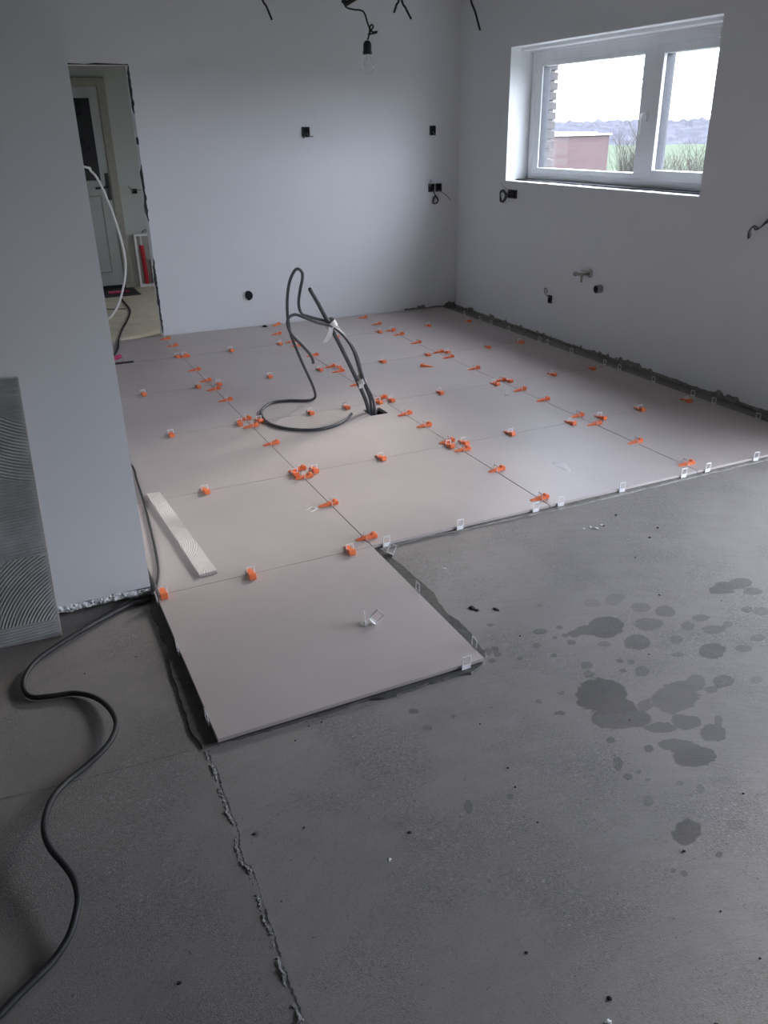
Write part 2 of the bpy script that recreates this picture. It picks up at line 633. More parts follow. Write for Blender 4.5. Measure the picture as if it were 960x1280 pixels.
def ragged(poly, step=0.012, amp=0.008, seed=1.0):
    """resample a closed outline and fray it"""
    P = [np.array(p[:2], float) for p in poly]
    out = []
    for i in range(len(P)):
        a, b = P[i], P[(i + 1) % len(P)]
        L = np.linalg.norm(b - a)
        n = max(1, int(L / step))
        nn = np.array([-(b - a)[1], (b - a)[0]]) / (L + 1e-9)
        for k in range(n):
            p = a + (b - a) * k / n
            out.append(p + nn * amp * (mnoise.noise(Vector((p[0] * 14, p[1] * 14, seed))) + 0.6 * mnoise.noise(Vector((p[0] * 45, p[1] * 45, seed)))))
    return out


# ------------------------------------------------------------------ the setting: floor
HX0, HX1, HY0, HY1 = 0.706, 0.822, 1.572, 1.700       # cable hole in the tile and the screed

stain_src = [  # centre and half axes in the photo's close-up of the wet patch, strength
    (475, 295, 55, 30, .9), (415, 305, 30, 14, .8), (570, 345, 45, 25, .75), (600, 285, 45, 20, .55), (580, 238, 30, 15, .45),
    (650, 250, 35, 18, .6), (825, 180, 42, 20, .8), (880, 165, 40, 14, .7), (915, 190, 30, 12, .6), (790, 370, 50, 24, .8), (885, 362, 28, 11, .6),
    (455, 500, 82, 50, 1.0), (500, 535, 60, 35, .95), (530, 572, 85, 26, .8), (645, 598, 50, 15, .7), (690, 650, 60, 18, .75), (735, 685, 70, 36, .9),
    (690, 505, 80, 46, .62), (745, 465, 30, 25, .55), (715, 580, 55, 25, .7), (795, 612, 42, 28, .75), (812, 575, 16, 16, .6),
    (825, 458, 33, 19, .7), (790, 485, 23, 12, .6), (275, 310, 26, 10, .7), (335, 298, 14, 6, .7), (320, 328, 10, 6, .6),
    (350, 322, 10, 6, .6), (378, 317, 18, 10, .8), (370, 343, 15, 8, .7), (127, 290, 14, 7, .7), (265, 352, 13, 8, .5), (318, 382, 10, 6, .7),
    (415, 412, 20, 12, .6), (422, 437, 16, 8, .5), (515, 398, 18, 8, .7), (525, 427, 17, 8, .7), (580, 430, 20, 17, .55), (548, 402, 14, 10, .6),
    (335, 555, 20, 7, .8), (272, 519, 11, 6, .6), (338, 493, 15, 5, .5), (488, 636, 14, 9, .75), (600, 662, 20, 13, .8), (510, 705, 14, 22, .7),
    (540, 745, 15, 10, .7), (573, 730, 10, 9, .5), (188, 805, 13, 10, .6), (62, 835, 14, 22, .55), (600, 818, 18, 19, .4), (757, 780, 15, 17, .4),
    (718, 914, 50, 46, 1.0), (813, 978, 16, 13, .9), (677, 1027, 10, 10, .7), (710, 1036, 15, 12, .7), (685, 335, 24, 15, .5),
    (590, 530, 20, 17, .6), (470, 348, 22, 8, .45), (795, 305, 40, 14, .6), (760, 270, 30, 12, .6), (720, 295, 22, 15, .5), (690, 380, 20, 7, .5),
    (930, 330, 30, 12, .5), (895, 245, 20, 11, .6), (840, 290, 15, 10, .5), (140, 362, 12, 7, .8), (150, 380, 14, 7, .7), (215, 390, 13, 7, .6),
    (132, 398, 15, 7, .7), (118, 372, 15, 12, .7), (930, 800, 30, 8, .4), (600, 755, 10, 7, .5), (695, 765, 14, 9, .4), (940, 250, 24, 14, .5),
    (275, 232, 14, 5, .4), (500, 215, 30, 18, .3), (430, 225, 25, 14, .25), (870, 890, 40, 18, .3), (925, 455, 20, 10, .4), (950, 1028, 10, 7, .7)]
stains = []
for (cx, cy, rx, ry, st) in stain_src:
    X, Y = 560 + cx / 2.4, 660 + cy / 2.4
    c = onz(X, Y, ZC)
    a = onz(X + rx / 2.4, Y, ZC) - c
    b_ = onz(X, Y + ry / 2.4, ZC) - c
    stains.append((c[:2], np.linalg.inv(np.array([[a[0], b_[0]], [a[1], b_[1]]])), st))
for (X, Y, rx, ry, st) in [(517, 889, 8, 3.5, .8), (534, 910, 7, 3, .6), (567, 895, 3, 3, .6), (548, 892, 3, 2, .5), (320, 1043, 5, 4, .7)]:
    c = onz(X, Y, ZC)
    a = onz(X + rx, Y, ZC) - c
    b_ = onz(X, Y + ry, ZC) - c
    stains.append((c[:2], np.linalg.inv(np.array([[a[0], b_[0]], [a[1], b_[1]]])), st))

xs = sorted(set(np.round(np.concatenate([np.arange(-3.2, -1.7, 0.15), np.arange(-1.7, 2.2, 0.0125), np.arange(2.2, 2.92, 0.12), [2.95, HX0, HX1]]), 4)))
ys = sorted(set(np.round(np.concatenate([np.arange(-5.2, -2.4, 0.2), np.arange(-2.4, 0.2, 0.0125), np.arange(0.2, 4.5, 0.25), [4.5, HY0, HY1]]), 4)))
xs, ys = np.array(xs), np.array(ys)
GX, GY = np.meshgrid(xs, ys, indexing='ij')
field = np.full(GX.shape, -1.0)
stren = np.zeros(GX.shape)
for c, inv, st in stains:
    dx, dy = GX - c[0], GY - c[1]
    q = np.sqrt((inv[0, 0] * dx + inv[0, 1] * dy) ** 2 + (inv[1, 0] * dx + inv[1, 1] * dy) ** 2)
    fld = 1.0 - q
    better = fld > field
    field = np.where(better, fld, field)
    stren = np.where(better, st, stren)
GZ = ZC + 0.0012 * np.sin(GX * 3.1 + 1) * np.cos(GY * 2.3)
nx, ny = len(xs), len(ys)
idx = np.arange(nx * ny).reshape(nx, ny)
quads = np.stack([idx[:-1, :-1], idx[1:, :-1], idx[1:, 1:], idx[:-1, 1:]], -1).reshape(-1, 4)
cxm = ((xs[:-1] + xs[1:]) / 2)[:, None] + 0 * ys[None, :-1]
cym = ((ys[:-1] + ys[1:]) / 2)[None, :] + 0 * xs[:-1, None]
inside = ((cxm > HX0) & (cxm < HX1) & (cym > HY0) & (cym < HY1)).reshape(-1)
verts = np.stack([GX, GY, GZ], -1).reshape(-1, 3).tolist()
faces = quads[~inside].tolist()
me = bpy.data.meshes.new('floor')
me.from_pydata(verts, [], faces)
me.materials.append(M['concrete'])
for nm, arr in (('wet_field', field), ('wet_strength', stren)):
    a_ = me.attributes.new(nm, 'FLOAT', 'POINT')
    a_.data.foreach_set('value', arr.reshape(-1).astype(np.float32))
me.update()
floor = bpy.data.objects.new('floor', me)
COL.objects.link(floor)
struct(floor, 'raw grey concrete floor with dark water marks, partly covered by large grey tiles', 'floor')

mb = MB()   # walls and bottom of the hole the cables come out of
z0, z1 = -0.16, ZC
mb.add([(HX0, HY0, z0), (HX1, HY0, z0), (HX1, HY1, z0), (HX0, HY1, z0), (HX0, HY0, z1), (HX1, HY0, z1), (HX1, HY1, z1), (HX0, HY1, z1)],
       [(0, 1, 2, 3), (0, 4, 5, 1), (1, 5, 6, 2), (2, 6, 7, 3), (3, 7, 4, 0)])
mb.build('cable_pit', 'hole_black', floor, fix=False)

# slab under everything so that the screed has thickness
mb = MB().box((-3.2, -5.2, -0.32), (2.95, 4.5, -0.17))
mb.build('slab', 'render_cement', floor)

# tiles: each one an object
TH = 0.0135
G = 0.0015            # half a joint


def tile_mesh(w, d, hole=None):
    mb = MB()
    if hole is None:
        mb.bbox((0, 0, -TH), (w, d, 0), 0.0012, seg=1)
    else:
        hx0, hx1, hy0, hy1 = hole
        us, vs_ = [0, hx0, hx1, w], [0, hy0, hy1, d]
        wall_cells(mb, us, vs_, lambda u, v: hx0 < u < hx1 and hy0 < v < hy1, 0.0, -TH, lambda u, t, v: (u, v, t))
    return mb.mesh('floor_tile', 'tile')


full = tile_mesh(S - 2 * G, S - 2 * G)


def add_tile(me, x, y, dz=0.0):
    o = bpy.data.objects.new('floor_tile', me)
    COL.objects.link(o)
    o.parent = floor
    o.location = (x + G, y + G, dz)
    return o


tile_dz = {}
for i in range(-1, 3):
    for j in range(-1 if i == -1 else 0, 4):
        x, y = i * S, j * S
        dz = random.uniform(-0.0004, 0.0004)
        if i == 0 and j == 1:
            add_tile(tile_mesh(S - 2 * G, S - 2 * G, (HX0 - G, HX1 - G, HY0 - y - G, HY1 - y - G)), x, y, dz)['label'] = 'tile with a square cut-out for cables'
        else:
            add_tile(full, x, y, dz)
for i in range(-1, 3):                    # last row is cut along the back wall
    x = i * S
    y = 4 * S
    w = S - 2 * G
    d0, d1 = yb(x) - 0.012 - y - 2 * G, yb(x + S) - 0.012 - y - 2 * G
    mb = MB().add([(0, 0, -TH), (w, 0, -TH), (w, d1, -TH), (0, d0, -TH), (0, 0, 0), (w, 0, 0), (w, d1, 0), (0, d0, 0)],
                  [(3, 2, 1, 0), (4, 5, 6, 7), (0, 1, 5, 4), (1, 2, 6, 5), (2, 3, 7, 6), (3, 0, 4, 7)])
    add_tile(mb.mesh('floor_tile', 'tile'), x, y)

# adhesive bed under the tiles, squeezed out along the open edges
main = [(0.0, 0.004)]
front_px = [(500, 677), (540, 668), (580, 660), (640, 647), (700, 634), (780, 616), (860, 597), (950, 576)]
main = [onz(x, y + 3 + 1.5 * nz1(x * 0.05, 3), ZC)[:2] for x, y in front_px]
poly = [(0.02, -0.004)] + [tuple(p) for p in main] + [(2.72, 0.0), (2.735, 4.28), (-0.9, 4.39), (-0.9, 0.02)]
mb = MB()
outer = ragged(poly, 0.02, 0.006, 5.0)
# keep the cable pit open: ring polygons would be needed, so lay the bed in strips around it
for (a, b, c, d) in [(-0.89, HX0, 0.012, 4.36), (HX1, 2.69, 0.012, 4.27), (HX0, HX1, 0.012, HY0), (HX0, HX1, HY1, 4.27)]:
    mb.box((a, c, ZC - 0.004), (b, d, -TH - 0.0005))
bed = mb.build('adhesive_bed', 'adhesive_dry', floor)
strip = ragged([(0.03, 0.02), (0.03, -0.012)] + [tuple(p) for p in main] + [(2.69, -0.012), (2.69, 0.02)], 0.012, 0.006, 2.0)
MB().prism(strip, ZC - 0.003, -0.0185, shrink=0.004).build('adhesive_smear', 'adhesive_dry', floor)
right_strip = ragged([(2.68, 0.0), (2.79, 0.0), (2.80, 1.4), (2.785, 2.8), (2.80, 4.26), (2.68, 4.26)], 0.02, 0.012, 9.0)
MB().prism(right_strip, ZC - 0.003, -0.0185, shrink=0.006).build('adhesive_smear', 'adhesive_dry', floor)

z35 = lambda x, y: tuple(onz(400 + x / 4, 640 + y / 4, ZC)[:2])
bed_front = [tuple(onz(x, y, ZC)[:2]) for x, y in [(196, 748), (188, 752), (187, 766), (196, 783), (207, 812), (214, 845), (222, 872), (231, 900), (240, 925), (252, 938), (275, 931), (330, 917), (400, 897)]]
bed_front += [z35(*p) for p in [(250, 945), (390, 930), (590, 850), (760, 815), (820, 770), (835, 725), (805, 670), (740, 580), (640, 505), (570, 400), (490, 335), (400, 258), (300, 185)]]
bed_front += [(-0.02, -0.02), (-0.86, -0.02)]
bf = ragged(bed_front, 0.010, 0.007, 4.0)
MB().prism(bf, ZC - 0.003, -0.0175, shrink=0.007).build('adhesive_bed', 'adhesive', floor)  # near-black colour holds the tile's shadow as well as wet adhesive

sm_ = ragged([tuple(onz(x, y, 0)[:2]) for x, y in [(690, 578), (698, 577), (706, 580), (712, 588), (713, 591), (704, 586), (693, 582)]], 0.008, 0.006, 12.0)
M['smear'] = simple('dried_white_smear', (0.72, 0.70, 0.69), 0.8, 0.1, 40, 0)
MB().prism(sm_, 0.0003, 0.0008, shrink=0.001).build('dried_smear', 'smear', floor)

# crumbly seam in the screed and a hairline joint
seam_px = [(150, 160), (165, 200), (180, 240), (198, 290), (215, 340), (240, 410), (252, 440), (250, 480), (268, 535), (290, 550), (305, 590), (322, 645), (345, 720), (385, 850), (420, 950), (455, 1040), (475, 1100), (500, 1180)]
sp = [onz(200 + x / 2.667, 880 + y / 2.667, ZC) for x, y in seam_px]
sp = [np.array(p[:2]) for p in sp]
dense = []
for a, b in zip(sp[:-1], sp[1:]):
    n = max(2, int(np.linalg.norm(b - a) / 0.004))
    dense += [a + (b - a) * k / n for k in range(n)]
mb = MB()
W = 13
vs, fs = [], []
for i, p in enumerate(dense):
    t = dense[min(i + 2, len(dense) - 1)] - dense[max(i - 2, 0)]
    t = t / (np.linalg.norm(t) + 1e-9)
    nn = np.array([t[1], -t[0]])
    shift = 0.005 * fractal(i * 0.06, 1.0) + 0.0025 * fractal(i * 0.3, 4.0)
    wid = 0.019 + 0.010 * fractal(i * 0.04, 7.0) + 0.008 * fractal(i * 0.35, 8.0)
    lift = 0.0037 * max(0.05, 0.85 + 1.5 * fractal(i * 0.07, 2.0) + 0.8 * fractal(i * 0.4, 3.0))
    for k in range(W):
        u = k / (W - 1) * 2 - 1
        q = p + nn * (u * wid / 2 + shift)
        prof = max(0, 1 - abs(u + 0.15) ** 1.4) * lift
        groove = -0.010 * math.exp(-((u - 0.55) / 0.2) ** 2) * max(0, 0.6 + fractal(i * 0.05, 12.0))
        zz = ZC - 0.0012 + max(-0.0002 if abs(u) == 1 else 0, prof) + (0.0022 * fractal(q[0] * 150, q[1] * 150, 3.0) + 0.0015 * fractal(q[0] * 420, q[1] * 420, 6.0) if abs(u) < 0.95 else -0.001)
        vs.append((q[0], q[1], max(zz + groove * 0.3, ZC - 0.0022)))
for i in range(len(dense) - 1):
    for k in range(W - 1):
        fs.append((i * W + k, i * W + k + 1, (i + 1) * W + k + 1, (i + 1) * W + k))
M['seam'] = simple('crumbled_seam', (0.195, 0.19, 0.18), 0.9, 0.45, 90, 0.6, 150, bdist=0.003)
mb.add(vs, fs)
mb.build('screed_seam', 'seam', floor, smooth=False)
# dark groove alongside the seam
vs, fs = [], []
for i, p in enumerate(dense):
    t = dense[min(i + 2, len(dense) - 1)] - dense[max(i - 2, 0)]
    t = t / (np.linalg.norm(t) + 1e-9)
    nn = np.array([t[1], -t[0]])
    w = 0.0022 * max(0.05, 0.5 + 1.3 * fractal(i * 0.05, 22.0) + 0.9 * fractal(i * 0.6, 25.0))
    c = p + nn * (-0.0105 + 0.005 * fractal(i * 0.06, 1.0) + 0.003 * fractal(i * 0.5, 31.0))
    for u in (-1, 1):
        q = c + nn * u * w
        vs.append((q[0], q[1], ZC + 0.0016))
for i in range(len(dense) - 1):
    fs.append((2 * i, 2 * i + 1, 2 * i + 3, 2 * i + 2))
MB().add(vs, fs).build('seam_groove', 'dark_gap', floor)
hair = [onz(x, y, ZC + 0.0015) for x, y in [(-40, 1008), (60, 985), (130, 967), (190, 951), (238, 938)]]
vs, fs = [], []
for k in range(120):
    t = k / 119 * (len(hair) - 1)
    i = min(int(t), len(hair) - 2)
    p = hair[i] + (hair[i + 1] - hair[i]) * (t - i)
    w = 0.0011 * max(0.1, 0.7 + fractal(k * 0.3, 5.0))
    q = 0.002 * fractal(k * 0.15, 9.0)
    vs += [(p[0], p[1] + q - w, p[2]), (p[0], p[1] + q + w, p[2])]
for k in range(119):
    fs.append((2 * k, 2 * k + 1, 2 * k + 3, 2 * k + 2))
MB().add(vs, fs).build('hairline_joint', 'adhesive', floor)

# ------------------------------------------------------------------ walls
# window wall: plaster skin over rough render, the plaster ends raggedly just above the floor
fnR = lambda u, t, z: (XR + t, u, z)
BY = 4.52
mb = MB()
wall_cells(mb, [-5.3, DY0, DY1, WY0, WY1, BY], sorted([0.06, WZ0, WZ1, DZ1, CEIL]),
           lambda u, z: (WY0 < u < WY1 and WZ0 < z < WZ1) or (DY0 < u < DY1 and z < DZ1), 0.0, 0.40, fnR)
wall_right = mb.build('wall_right', 'plaster')
struct(wall_right, 'primed white plaster wall with a wide window and broken plaster along its foot', 'wall')
mb = MB()
for (a, b) in ((-5.3, DY0), (DY1, BY)):
    mb.box((XR + 0.014, a, -0.05), (XR + 0.40, b, 0.0601))
mb.build('wall_footing', 'render_cement', wall_right)


def plaster_edge(name, parent, u0, u1, fn, seed, base, amp, thick, top=0.0605, step=0.012, bites=0.0):
    mb = MB()
    n = int((u1 - u0) / step)
    zs = []
    for k in range(n + 1):
        u = u0 + (u1 - u0) * k / n
        z = base + amp * (0.9 * fractal(u * 2.2, seed) + 0.8 * fractal(u * 9, seed + 5) + 0.35 * fractal(u * 40, seed + 9))
        if bites and fractal(u * 3.1, seed + 3) > bites:
            z += 0.02 + 0.012 * fractal(u * 25, seed)
        zs.append((u, min(max(z, -0.012), top - 0.004)))
    for (a, za), (b, zb) in zip(zs[:-1], zs[1:]):
        mb.add([fn(a, 0, za), fn(b, 0, zb), fn(b, 0, top), fn(a, 0, top), fn(a, thick, za + 0.004), fn(b, thick, zb + 0.004)],
               [(0, 1, 2, 3), (0, 4, 5, 1)])
    return mb.build(name, 'plaster', parent)


plaster_edge('plaster_edge', wall_right, DY1, 4.36, fnR, 3.0, 0.006, 0.008, 0.0145, bites=0.22)
plaster_edge('plaster_edge', wall_right, -5.3, DY0, fnR, 8.0, 0.012, 0.013, 0.0145)
# mortar lumps stuck to the foot of the wall
mb = MB()
for k in range(46):
    u = random.choice([random.uniform(2.0, 4.2), random.uniform(0.4, 4.2)])
    r = random.uniform(0.006, 0.018)
    bm = bmesh.new()
    bmesh.ops.create_icosphere(bm, subdivisions=1, radius=1)
    vv = [(XR + 0.012 - 0.3 * r + v.co.x * r * 0.8, u + v.co.y * r * 1.7, random.uniform(-.004, .004) + 0.008 + r * 0.3 + v.co.z * r * random.uniform(.6, 1.1)) for v in bm.verts]
    ff = [tuple(v.index for v in f.verts) for f in bm.faces]
    bm.free()
    mb.add(vv, ff)
o = mb.build('mortar_lumps', 'render_cement', wall_right)
o['kind'] = 'stuff'

# back wall with the doorway
DX0, DX1, DH = -0.88, 0.024, 2.055
fnB = lambda u, t, z: (u, yb(u) + t, z)
mb = MB()
wall_cells(mb, [-0.92, DX0, DX1, 2.3, XR + 0.02], [-0.02, 0.05, DH, CEIL],
           lambda u, z: (DX0 < u < DX1 and z < DH) or (u > 2.3 and z < 0.05), 0.0, 0.15, fnB)
wall_back = mb.build('wall_back', 'plaster')
struct(wall_back, 'primed white plaster wall with an open doorway', 'wall')
MB().box((2.3, 0.014, -0.05), (XR + 0.02, 0.15, 0.051), fn=fnB).build('wall_footing', 'render_cement', wall_back)
plaster_edge('plaster_edge', wall_back, 2.3, XR, fnB, 13.0, 0.014, 0.010, 0.0145, top=0.0505, bites=0.1)
# broken plaster down the doorway jamb: dark block laid bare in patches
for (za, zb, sd) in [(1.72, 2.05, 1), (1.50, 1.56, 2), (0.93, 1.36, 3), (0.02, 0.64, 4)]:
    mb = MB()
    n = max(6, int((zb - za) / 0.012))
    for side in (0,):
        row = []
        for k in range(n + 1):
            z = za + (zb - za) * k / n
            taper = min(1, 6 * min(k, n - k) / n + 0.2)
            w = (0.085 + 0.05 * fractal(z * 14, sd * 3.1)) * taper
            e = 0.010 * max(0, 0.3 + fractal(z * 22, sd * 5.0)) * taper
            row.append((z, w, e))
        for (z_a, wa, ea), (z_b, wb, eb) in zip(row[:-1], row[1:]):
            y0 = yb(DX1)
            mb.add([(DX1 - 0.0015, y0 + 0.012, z_a), (DX1 - 0.0015, y0 + 0.012, z_b), (DX1 - 0.0015, y0 + wb, z_b), (DX1 - 0.0015, y0 + wa, z_a)], [(0, 1, 2, 3)])
            mb.add([(DX1 - 0.0015, y0 + 0.012, z_a), (DX1 - 0.0015, y0 + 0.012, z_b), (DX1 - 0.001, y0 - 0.0015, z_b), (DX1 - 0.001, y0 - 0.0015, z_a)], [(0, 1, 2, 3)])
            mb.add([(DX1 - 0.001, y0 - 0.0015, z_a), (DX1 + ea, yb(DX1 + ea) - 0.0015, z_a), (DX1 + eb, yb(DX1 + eb) - 0.0015, z_b), (DX1 - 0.001, y0 - 0.0015, z_b)], [(0, 1, 2, 3)])
    mb.build('broken_plaster', 'dark_gap', wall_back)
# thin dark line under the lintel
mb = MB()
for k in range(60):
    a, b = DX0 + (DX1 - DX0) * k / 60, DX0 + (DX1 - DX0) * (k + 1) / 60
    wa, wb = [0.006 + 0.005 * fractal(q * 8, 3.3) for q in (a, b)]
    mb.add([(a, yb(a) - 0.0012, DH - 0.002), (b, yb(b) - 0.0012, DH - 0.002), (b, yb(b) - 0.0012, DH + wb), (a, yb(a) - 0.0012, DH + wa)], [(0, 1, 2, 3)])
mb.build('broken_plaster', 'dark_gap', wall_back)

# near wall on the other side: its end face looks at the camera
PX, PY = -0.908, 0.054
mb = MB()
mb.box((-3.4, PY, 0.015), (PX, 4.6, CEIL))
wall_left = mb.build('wall_left', 'plaster')
struct(wall_left, 'primed white end of a thick wall with a leaning tile against it', 'wall')
MB().box((-3.39, PY + 0.02, -0.05), (PX - 0.015, 4.59, 0.0155)).build('wall_footing', 'dark_gap', wall_left)  # near-black colour paints the shade of the gap under the wall
# lumpy plaster along its foot
mb = MB()
nu, nv = 300, 10
vs, fs = [], []
for i in range(nu + 1):
    u = -2.3 + (PX + 0.002 + 2.3) * i / nu
    h = 0.026 + 0.012 * fractal(u * 6, 2.0)
    for k in range(nv + 1):
        t = k / nv
        z = -0.012 + h * t + 0.006 * fractal(u * 18, 6.0) * (1 - t)
        b = 0.009 * math.sin(PI * min(1, t * 0.95 + 0.05)) * max(0.0, 0.75 + 1.1 * fractal(u * 28, z * 40, 4.0)) + (0.006 * fractal(u * 90, z * 90, 8.0) if 0 < k < nv else 0)
        vs.append((u, PY - max(b, -0.001) - (0 if k == nv else 0.001), z))
for i in range(nu):
    for k in range(nv):
        a = i * (nv + 1) + k
        fs.append((a, a + nv + 1, a + nv + 2, a + 1))
mb.add(vs, fs)
mb.build('plaster_edge', 'crumb', wall_left, smooth=False)

# the rest of the room behind the camera
struct(MB().box((-3.4, -5.4, -0.05), (-3.2, PY + 0.01, CEIL)).build('wall_side', 'blockwork'), 'plain grey block wall behind the viewer on the leaning-tile side', 'wall')
struct(MB().box((-3.4, -5.4, -0.05), (XR + 0.4, -5.2, CEIL)).build('wall_rear', 'blockwork'), 'plain grey block wall behind the viewer', 'wall')
struct(MB().box((-3.4, -5.4, CEIL), (XR + 0.4, 7.4, CEIL + 0.2)).build('ceiling', 'ceiling'), 'plain bare grey ceiling', 'ceiling')

# ------------------------------------------------------------------ window in the right wall
XF = XR + 0.205
win = struct(empty('window_1', (XF, (WY0 + WY1) / 2, WZ0)), 'white plastic window with two panes looking out on fields and a brick shed', 'window')


def world_of(p):
    w = p.matrix_parent_inverse @ p.matrix_basis
    return world_of(p.parent) @ w if p.parent else p.matrix_basis.copy()


def part(mb, name, mats, parent, **kw):
    """child of an empty placed away from the origin, geometry given in world coordinates"""
    o = mb.build(name, mats, parent, **kw)
    o.matrix_parent_inverse = world_of(parent).inverted()
    return o


def ring(y0, y1, z0, z1, wl, wr, wb, wt, x0, x1, bev=0.004):
    mb = MB()
    mb.bbox((x0, y0, z0), (x1, y0 + wr, z1), bev)
    mb.bbox((x0, y1 - wl, z0), (x1, y1, z1), bev)
    mb.bbox((x0, y0 + wr - 0.004, z0), (x1, y1 - wl + 0.004, z0 + wb), bev)
    mb.bbox((x0, y0 + wr - 0.004, z1 - wt), (x1, y1 - wl + 0.004, z1), bev)
    return mb


FZ0, FZ1 = 1.178, 2.118
part(ring(WY0 + 0.005, WY1 - 0.012, FZ0, FZ1, 0.06, 0.06, 0.055, 0.075, XF, XF + 0.075), 'outer_frame', 'pvc', win)
# dividing post
YM0, YM1 = 2.035, 2.105
part(MB().bbox((XF, YM0, FZ0 + 0.04), (XF + 0.07, YM1, FZ1 - 0.06), 0.004), 'mullion', 'pvc', win)
sashes = []
for (a, b, xo) in ((YM1 - 0.012, WY1 - 0.066, 0.004), (WY0 + 0.06, YM0 + 0.012, -0.014)):
    sw = 0.082
    s = part(ring(a, b, FZ0 + 0.045, FZ1 - 0.062, sw, sw if xo > 0 else sw + 0.015, 0.045 if xo > 0 else 0.07, 0.045 if xo > 0 else 0.055, XF + xo, XF + 0.068), 'sash', 'pvc', win)
    ga, gb = a + (sw if xo > 0 else sw + .015) - 0.003, b - sw + 0.003
    gz0, gz1 = FZ0 + 0.045 + (0.045 if xo > 0 else 0.07) - 0.003, FZ1 - 0.062 - (0.045 if xo > 0 else 0.055) + 0.003
    part(MB().box((XF + 0.040, ga - .005, gz0 - .005), (XF + 0.044, gb + .005, gz1 + .005)), 'pane', 'glass', s)
    g = MB()
    g.box((XF + 0.014, gb - 0.006, gz0), (XF + 0.085, gb, gz1))
    g.box((XF + 0.036, ga, gz0), (XF + 0.05, ga + 0.004, gz1))
    part(g, 'gasket', 'rubber', s)
    sashes.append(s)
# lever handle on the post
hy, hz = 2.088, 1.63
mb = MB().bbox((XF - 0.012, hy - 0.014, hz - 0.035), (XF + 0.002, hy + 0.014, hz + 0.035), 0.004)
h = part(mb, 'handle_plate', 'pvc', win)
mb = MB().tube([(XF - 0.008, hy, hz + 0.012), (XF - 0.045, hy, hz + 0.012), (XF - 0.052, hy + 0.002, hz - 0.002), (XF - 0.050, hy + 0.004, hz - 0.06), (XF - 0.046, hy + 0.006, hz - 0.11)], [0.008, 0.008, 0.008, 0.0085, 0.007], 10)
part(mb, 'lever', 'pvc', h, smooth=True)
# blind rail under the soffit
mb = MB()
mb.bbox((XR + 0.10, WY0, WZ1 - 0.022), (XF + 0.05, WY1, WZ1 + 0.002), 0.003)
part(mb, 'head_rail', 'pvc', win)
part(MB().bbox((XF - 0.01, WY0, FZ1 - 0.004), (XF + 0.07, WY1, WZ1 - 0.018), 0.003), 'head_filler', 'pvc', win)
# rough ledge: dark bar painting the shaded gap below the frame, pale skim on the wall edge
part(MB().box((XR + 0.10, WY0 + 0.002, WZ0 - 0.002), (XF + 0.02, WY1 - 0.002, WZ0 + 0.014)), 'ledge_gap', 'dark_gap', win)
mb = MB()
n = 90
for k in range(n):
    a, b = WY0 + (WY1 - WY0) * k / n, WY0 + (WY1 - WY0) * (k + 1) / n
    h0 = 0.004 + 0.004 * abs(fractal(a * 7, 2.0))
    mb.box((XR - 0.001, a, WZ0 - 0.012), (XR + 0.105 + 0.03 * fractal(a * 4, 1.0), b, WZ0 + h0))
part(mb, 'ledge', 'plaster', win)
# outer brick reveal, one brick per course, joints raked back
ob = MB().box((XF + 0.09, WY1 - 0.075, 1.05), (XR + 0.385, WY1 + 0.03, 2.28))
rv = part(ob, 'reveal_core', 'mortar', win)
for k in range(17):
    z = 1.05 + k * 0.072
    b0 = MB().bbox((XF + 0.085 + 0.004 * (k % 2), WY1 - 0.102 - 0.003 * ((k * 7) % 3), z), (XR + 0.40 - 0.004 * ((k * 5) % 3), WY1 + 0.02, z + 0.058), 0.003, seg=1)
    part(b0, 'brick', 'brick_single', rv)
part(MB().bbox((XF + 0.06, WY0 - 0.03, 1.085), (XR + 0.47, WY1 + 0.03, 1.135), 0.004), 'outer_sill', 'coping', win)

# glazed door further along the same wall (outside the picture, it lights the front of the room)
dr = struct(empty('door_2', (XF, (DY0 + DY1) / 2, 0)), 'wide glazed garden door in the window wall', 'door')
part(ring(DY0 + 0.01, DY1 - 0.01, 0.0, DZ1 - 0.01, 0.07, 0.07, 0.07, 0.07, XF, XF + 0.07), 'outer_frame', 'pvc', dr)
part(MB().bbox((XF, (DY0 + DY1) / 2 - 0.05, 0.06), (XF + 0.07, (DY0 + DY1) / 2 + 0.05, DZ1 - 0.07), 0.004), 'mullion', 'pvc', dr)
for a, b in ((DY0 + 0.07, (DY0 + DY1) / 2 - 0.045), ((DY0 + DY1) / 2 + 0.045, DY1 - 0.07)):
    part(MB().box((XF + 0.03, a, 0.06), (XF + 0.034, b, DZ1 - 0.075)), 'pane', 'glass', dr)
MB().box((XR + 0.014, DY0, -0.05), (XR + 0.4, DY1, 0.0)).build('threshold', 'coping', wall_right)

# ------------------------------------------------------------------ hall behind the doorway
YH = 7.11
struct(MB().box((-1.6, 4.40, -0.06), (2.5, 7.3, -0.012), fn=lambda x, y, z: (x, y if y > 5 else yb(x) + 0.0, z)).build('floor_hall', 'hall_screed'), 'beige screed floor of the hall beyond the doorway', 'floor')
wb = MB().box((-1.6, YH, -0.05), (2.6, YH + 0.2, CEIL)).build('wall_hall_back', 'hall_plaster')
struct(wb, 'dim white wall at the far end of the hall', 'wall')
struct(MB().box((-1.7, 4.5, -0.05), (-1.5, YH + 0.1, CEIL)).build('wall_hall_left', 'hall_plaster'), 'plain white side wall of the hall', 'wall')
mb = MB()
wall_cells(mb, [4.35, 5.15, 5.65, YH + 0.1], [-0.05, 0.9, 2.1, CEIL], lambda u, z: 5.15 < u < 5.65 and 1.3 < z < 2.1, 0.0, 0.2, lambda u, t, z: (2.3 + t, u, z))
struct(mb.build('wall_hall_right', 'hall_plaster'), 'white hall side wall with a tall opening', 'wall')

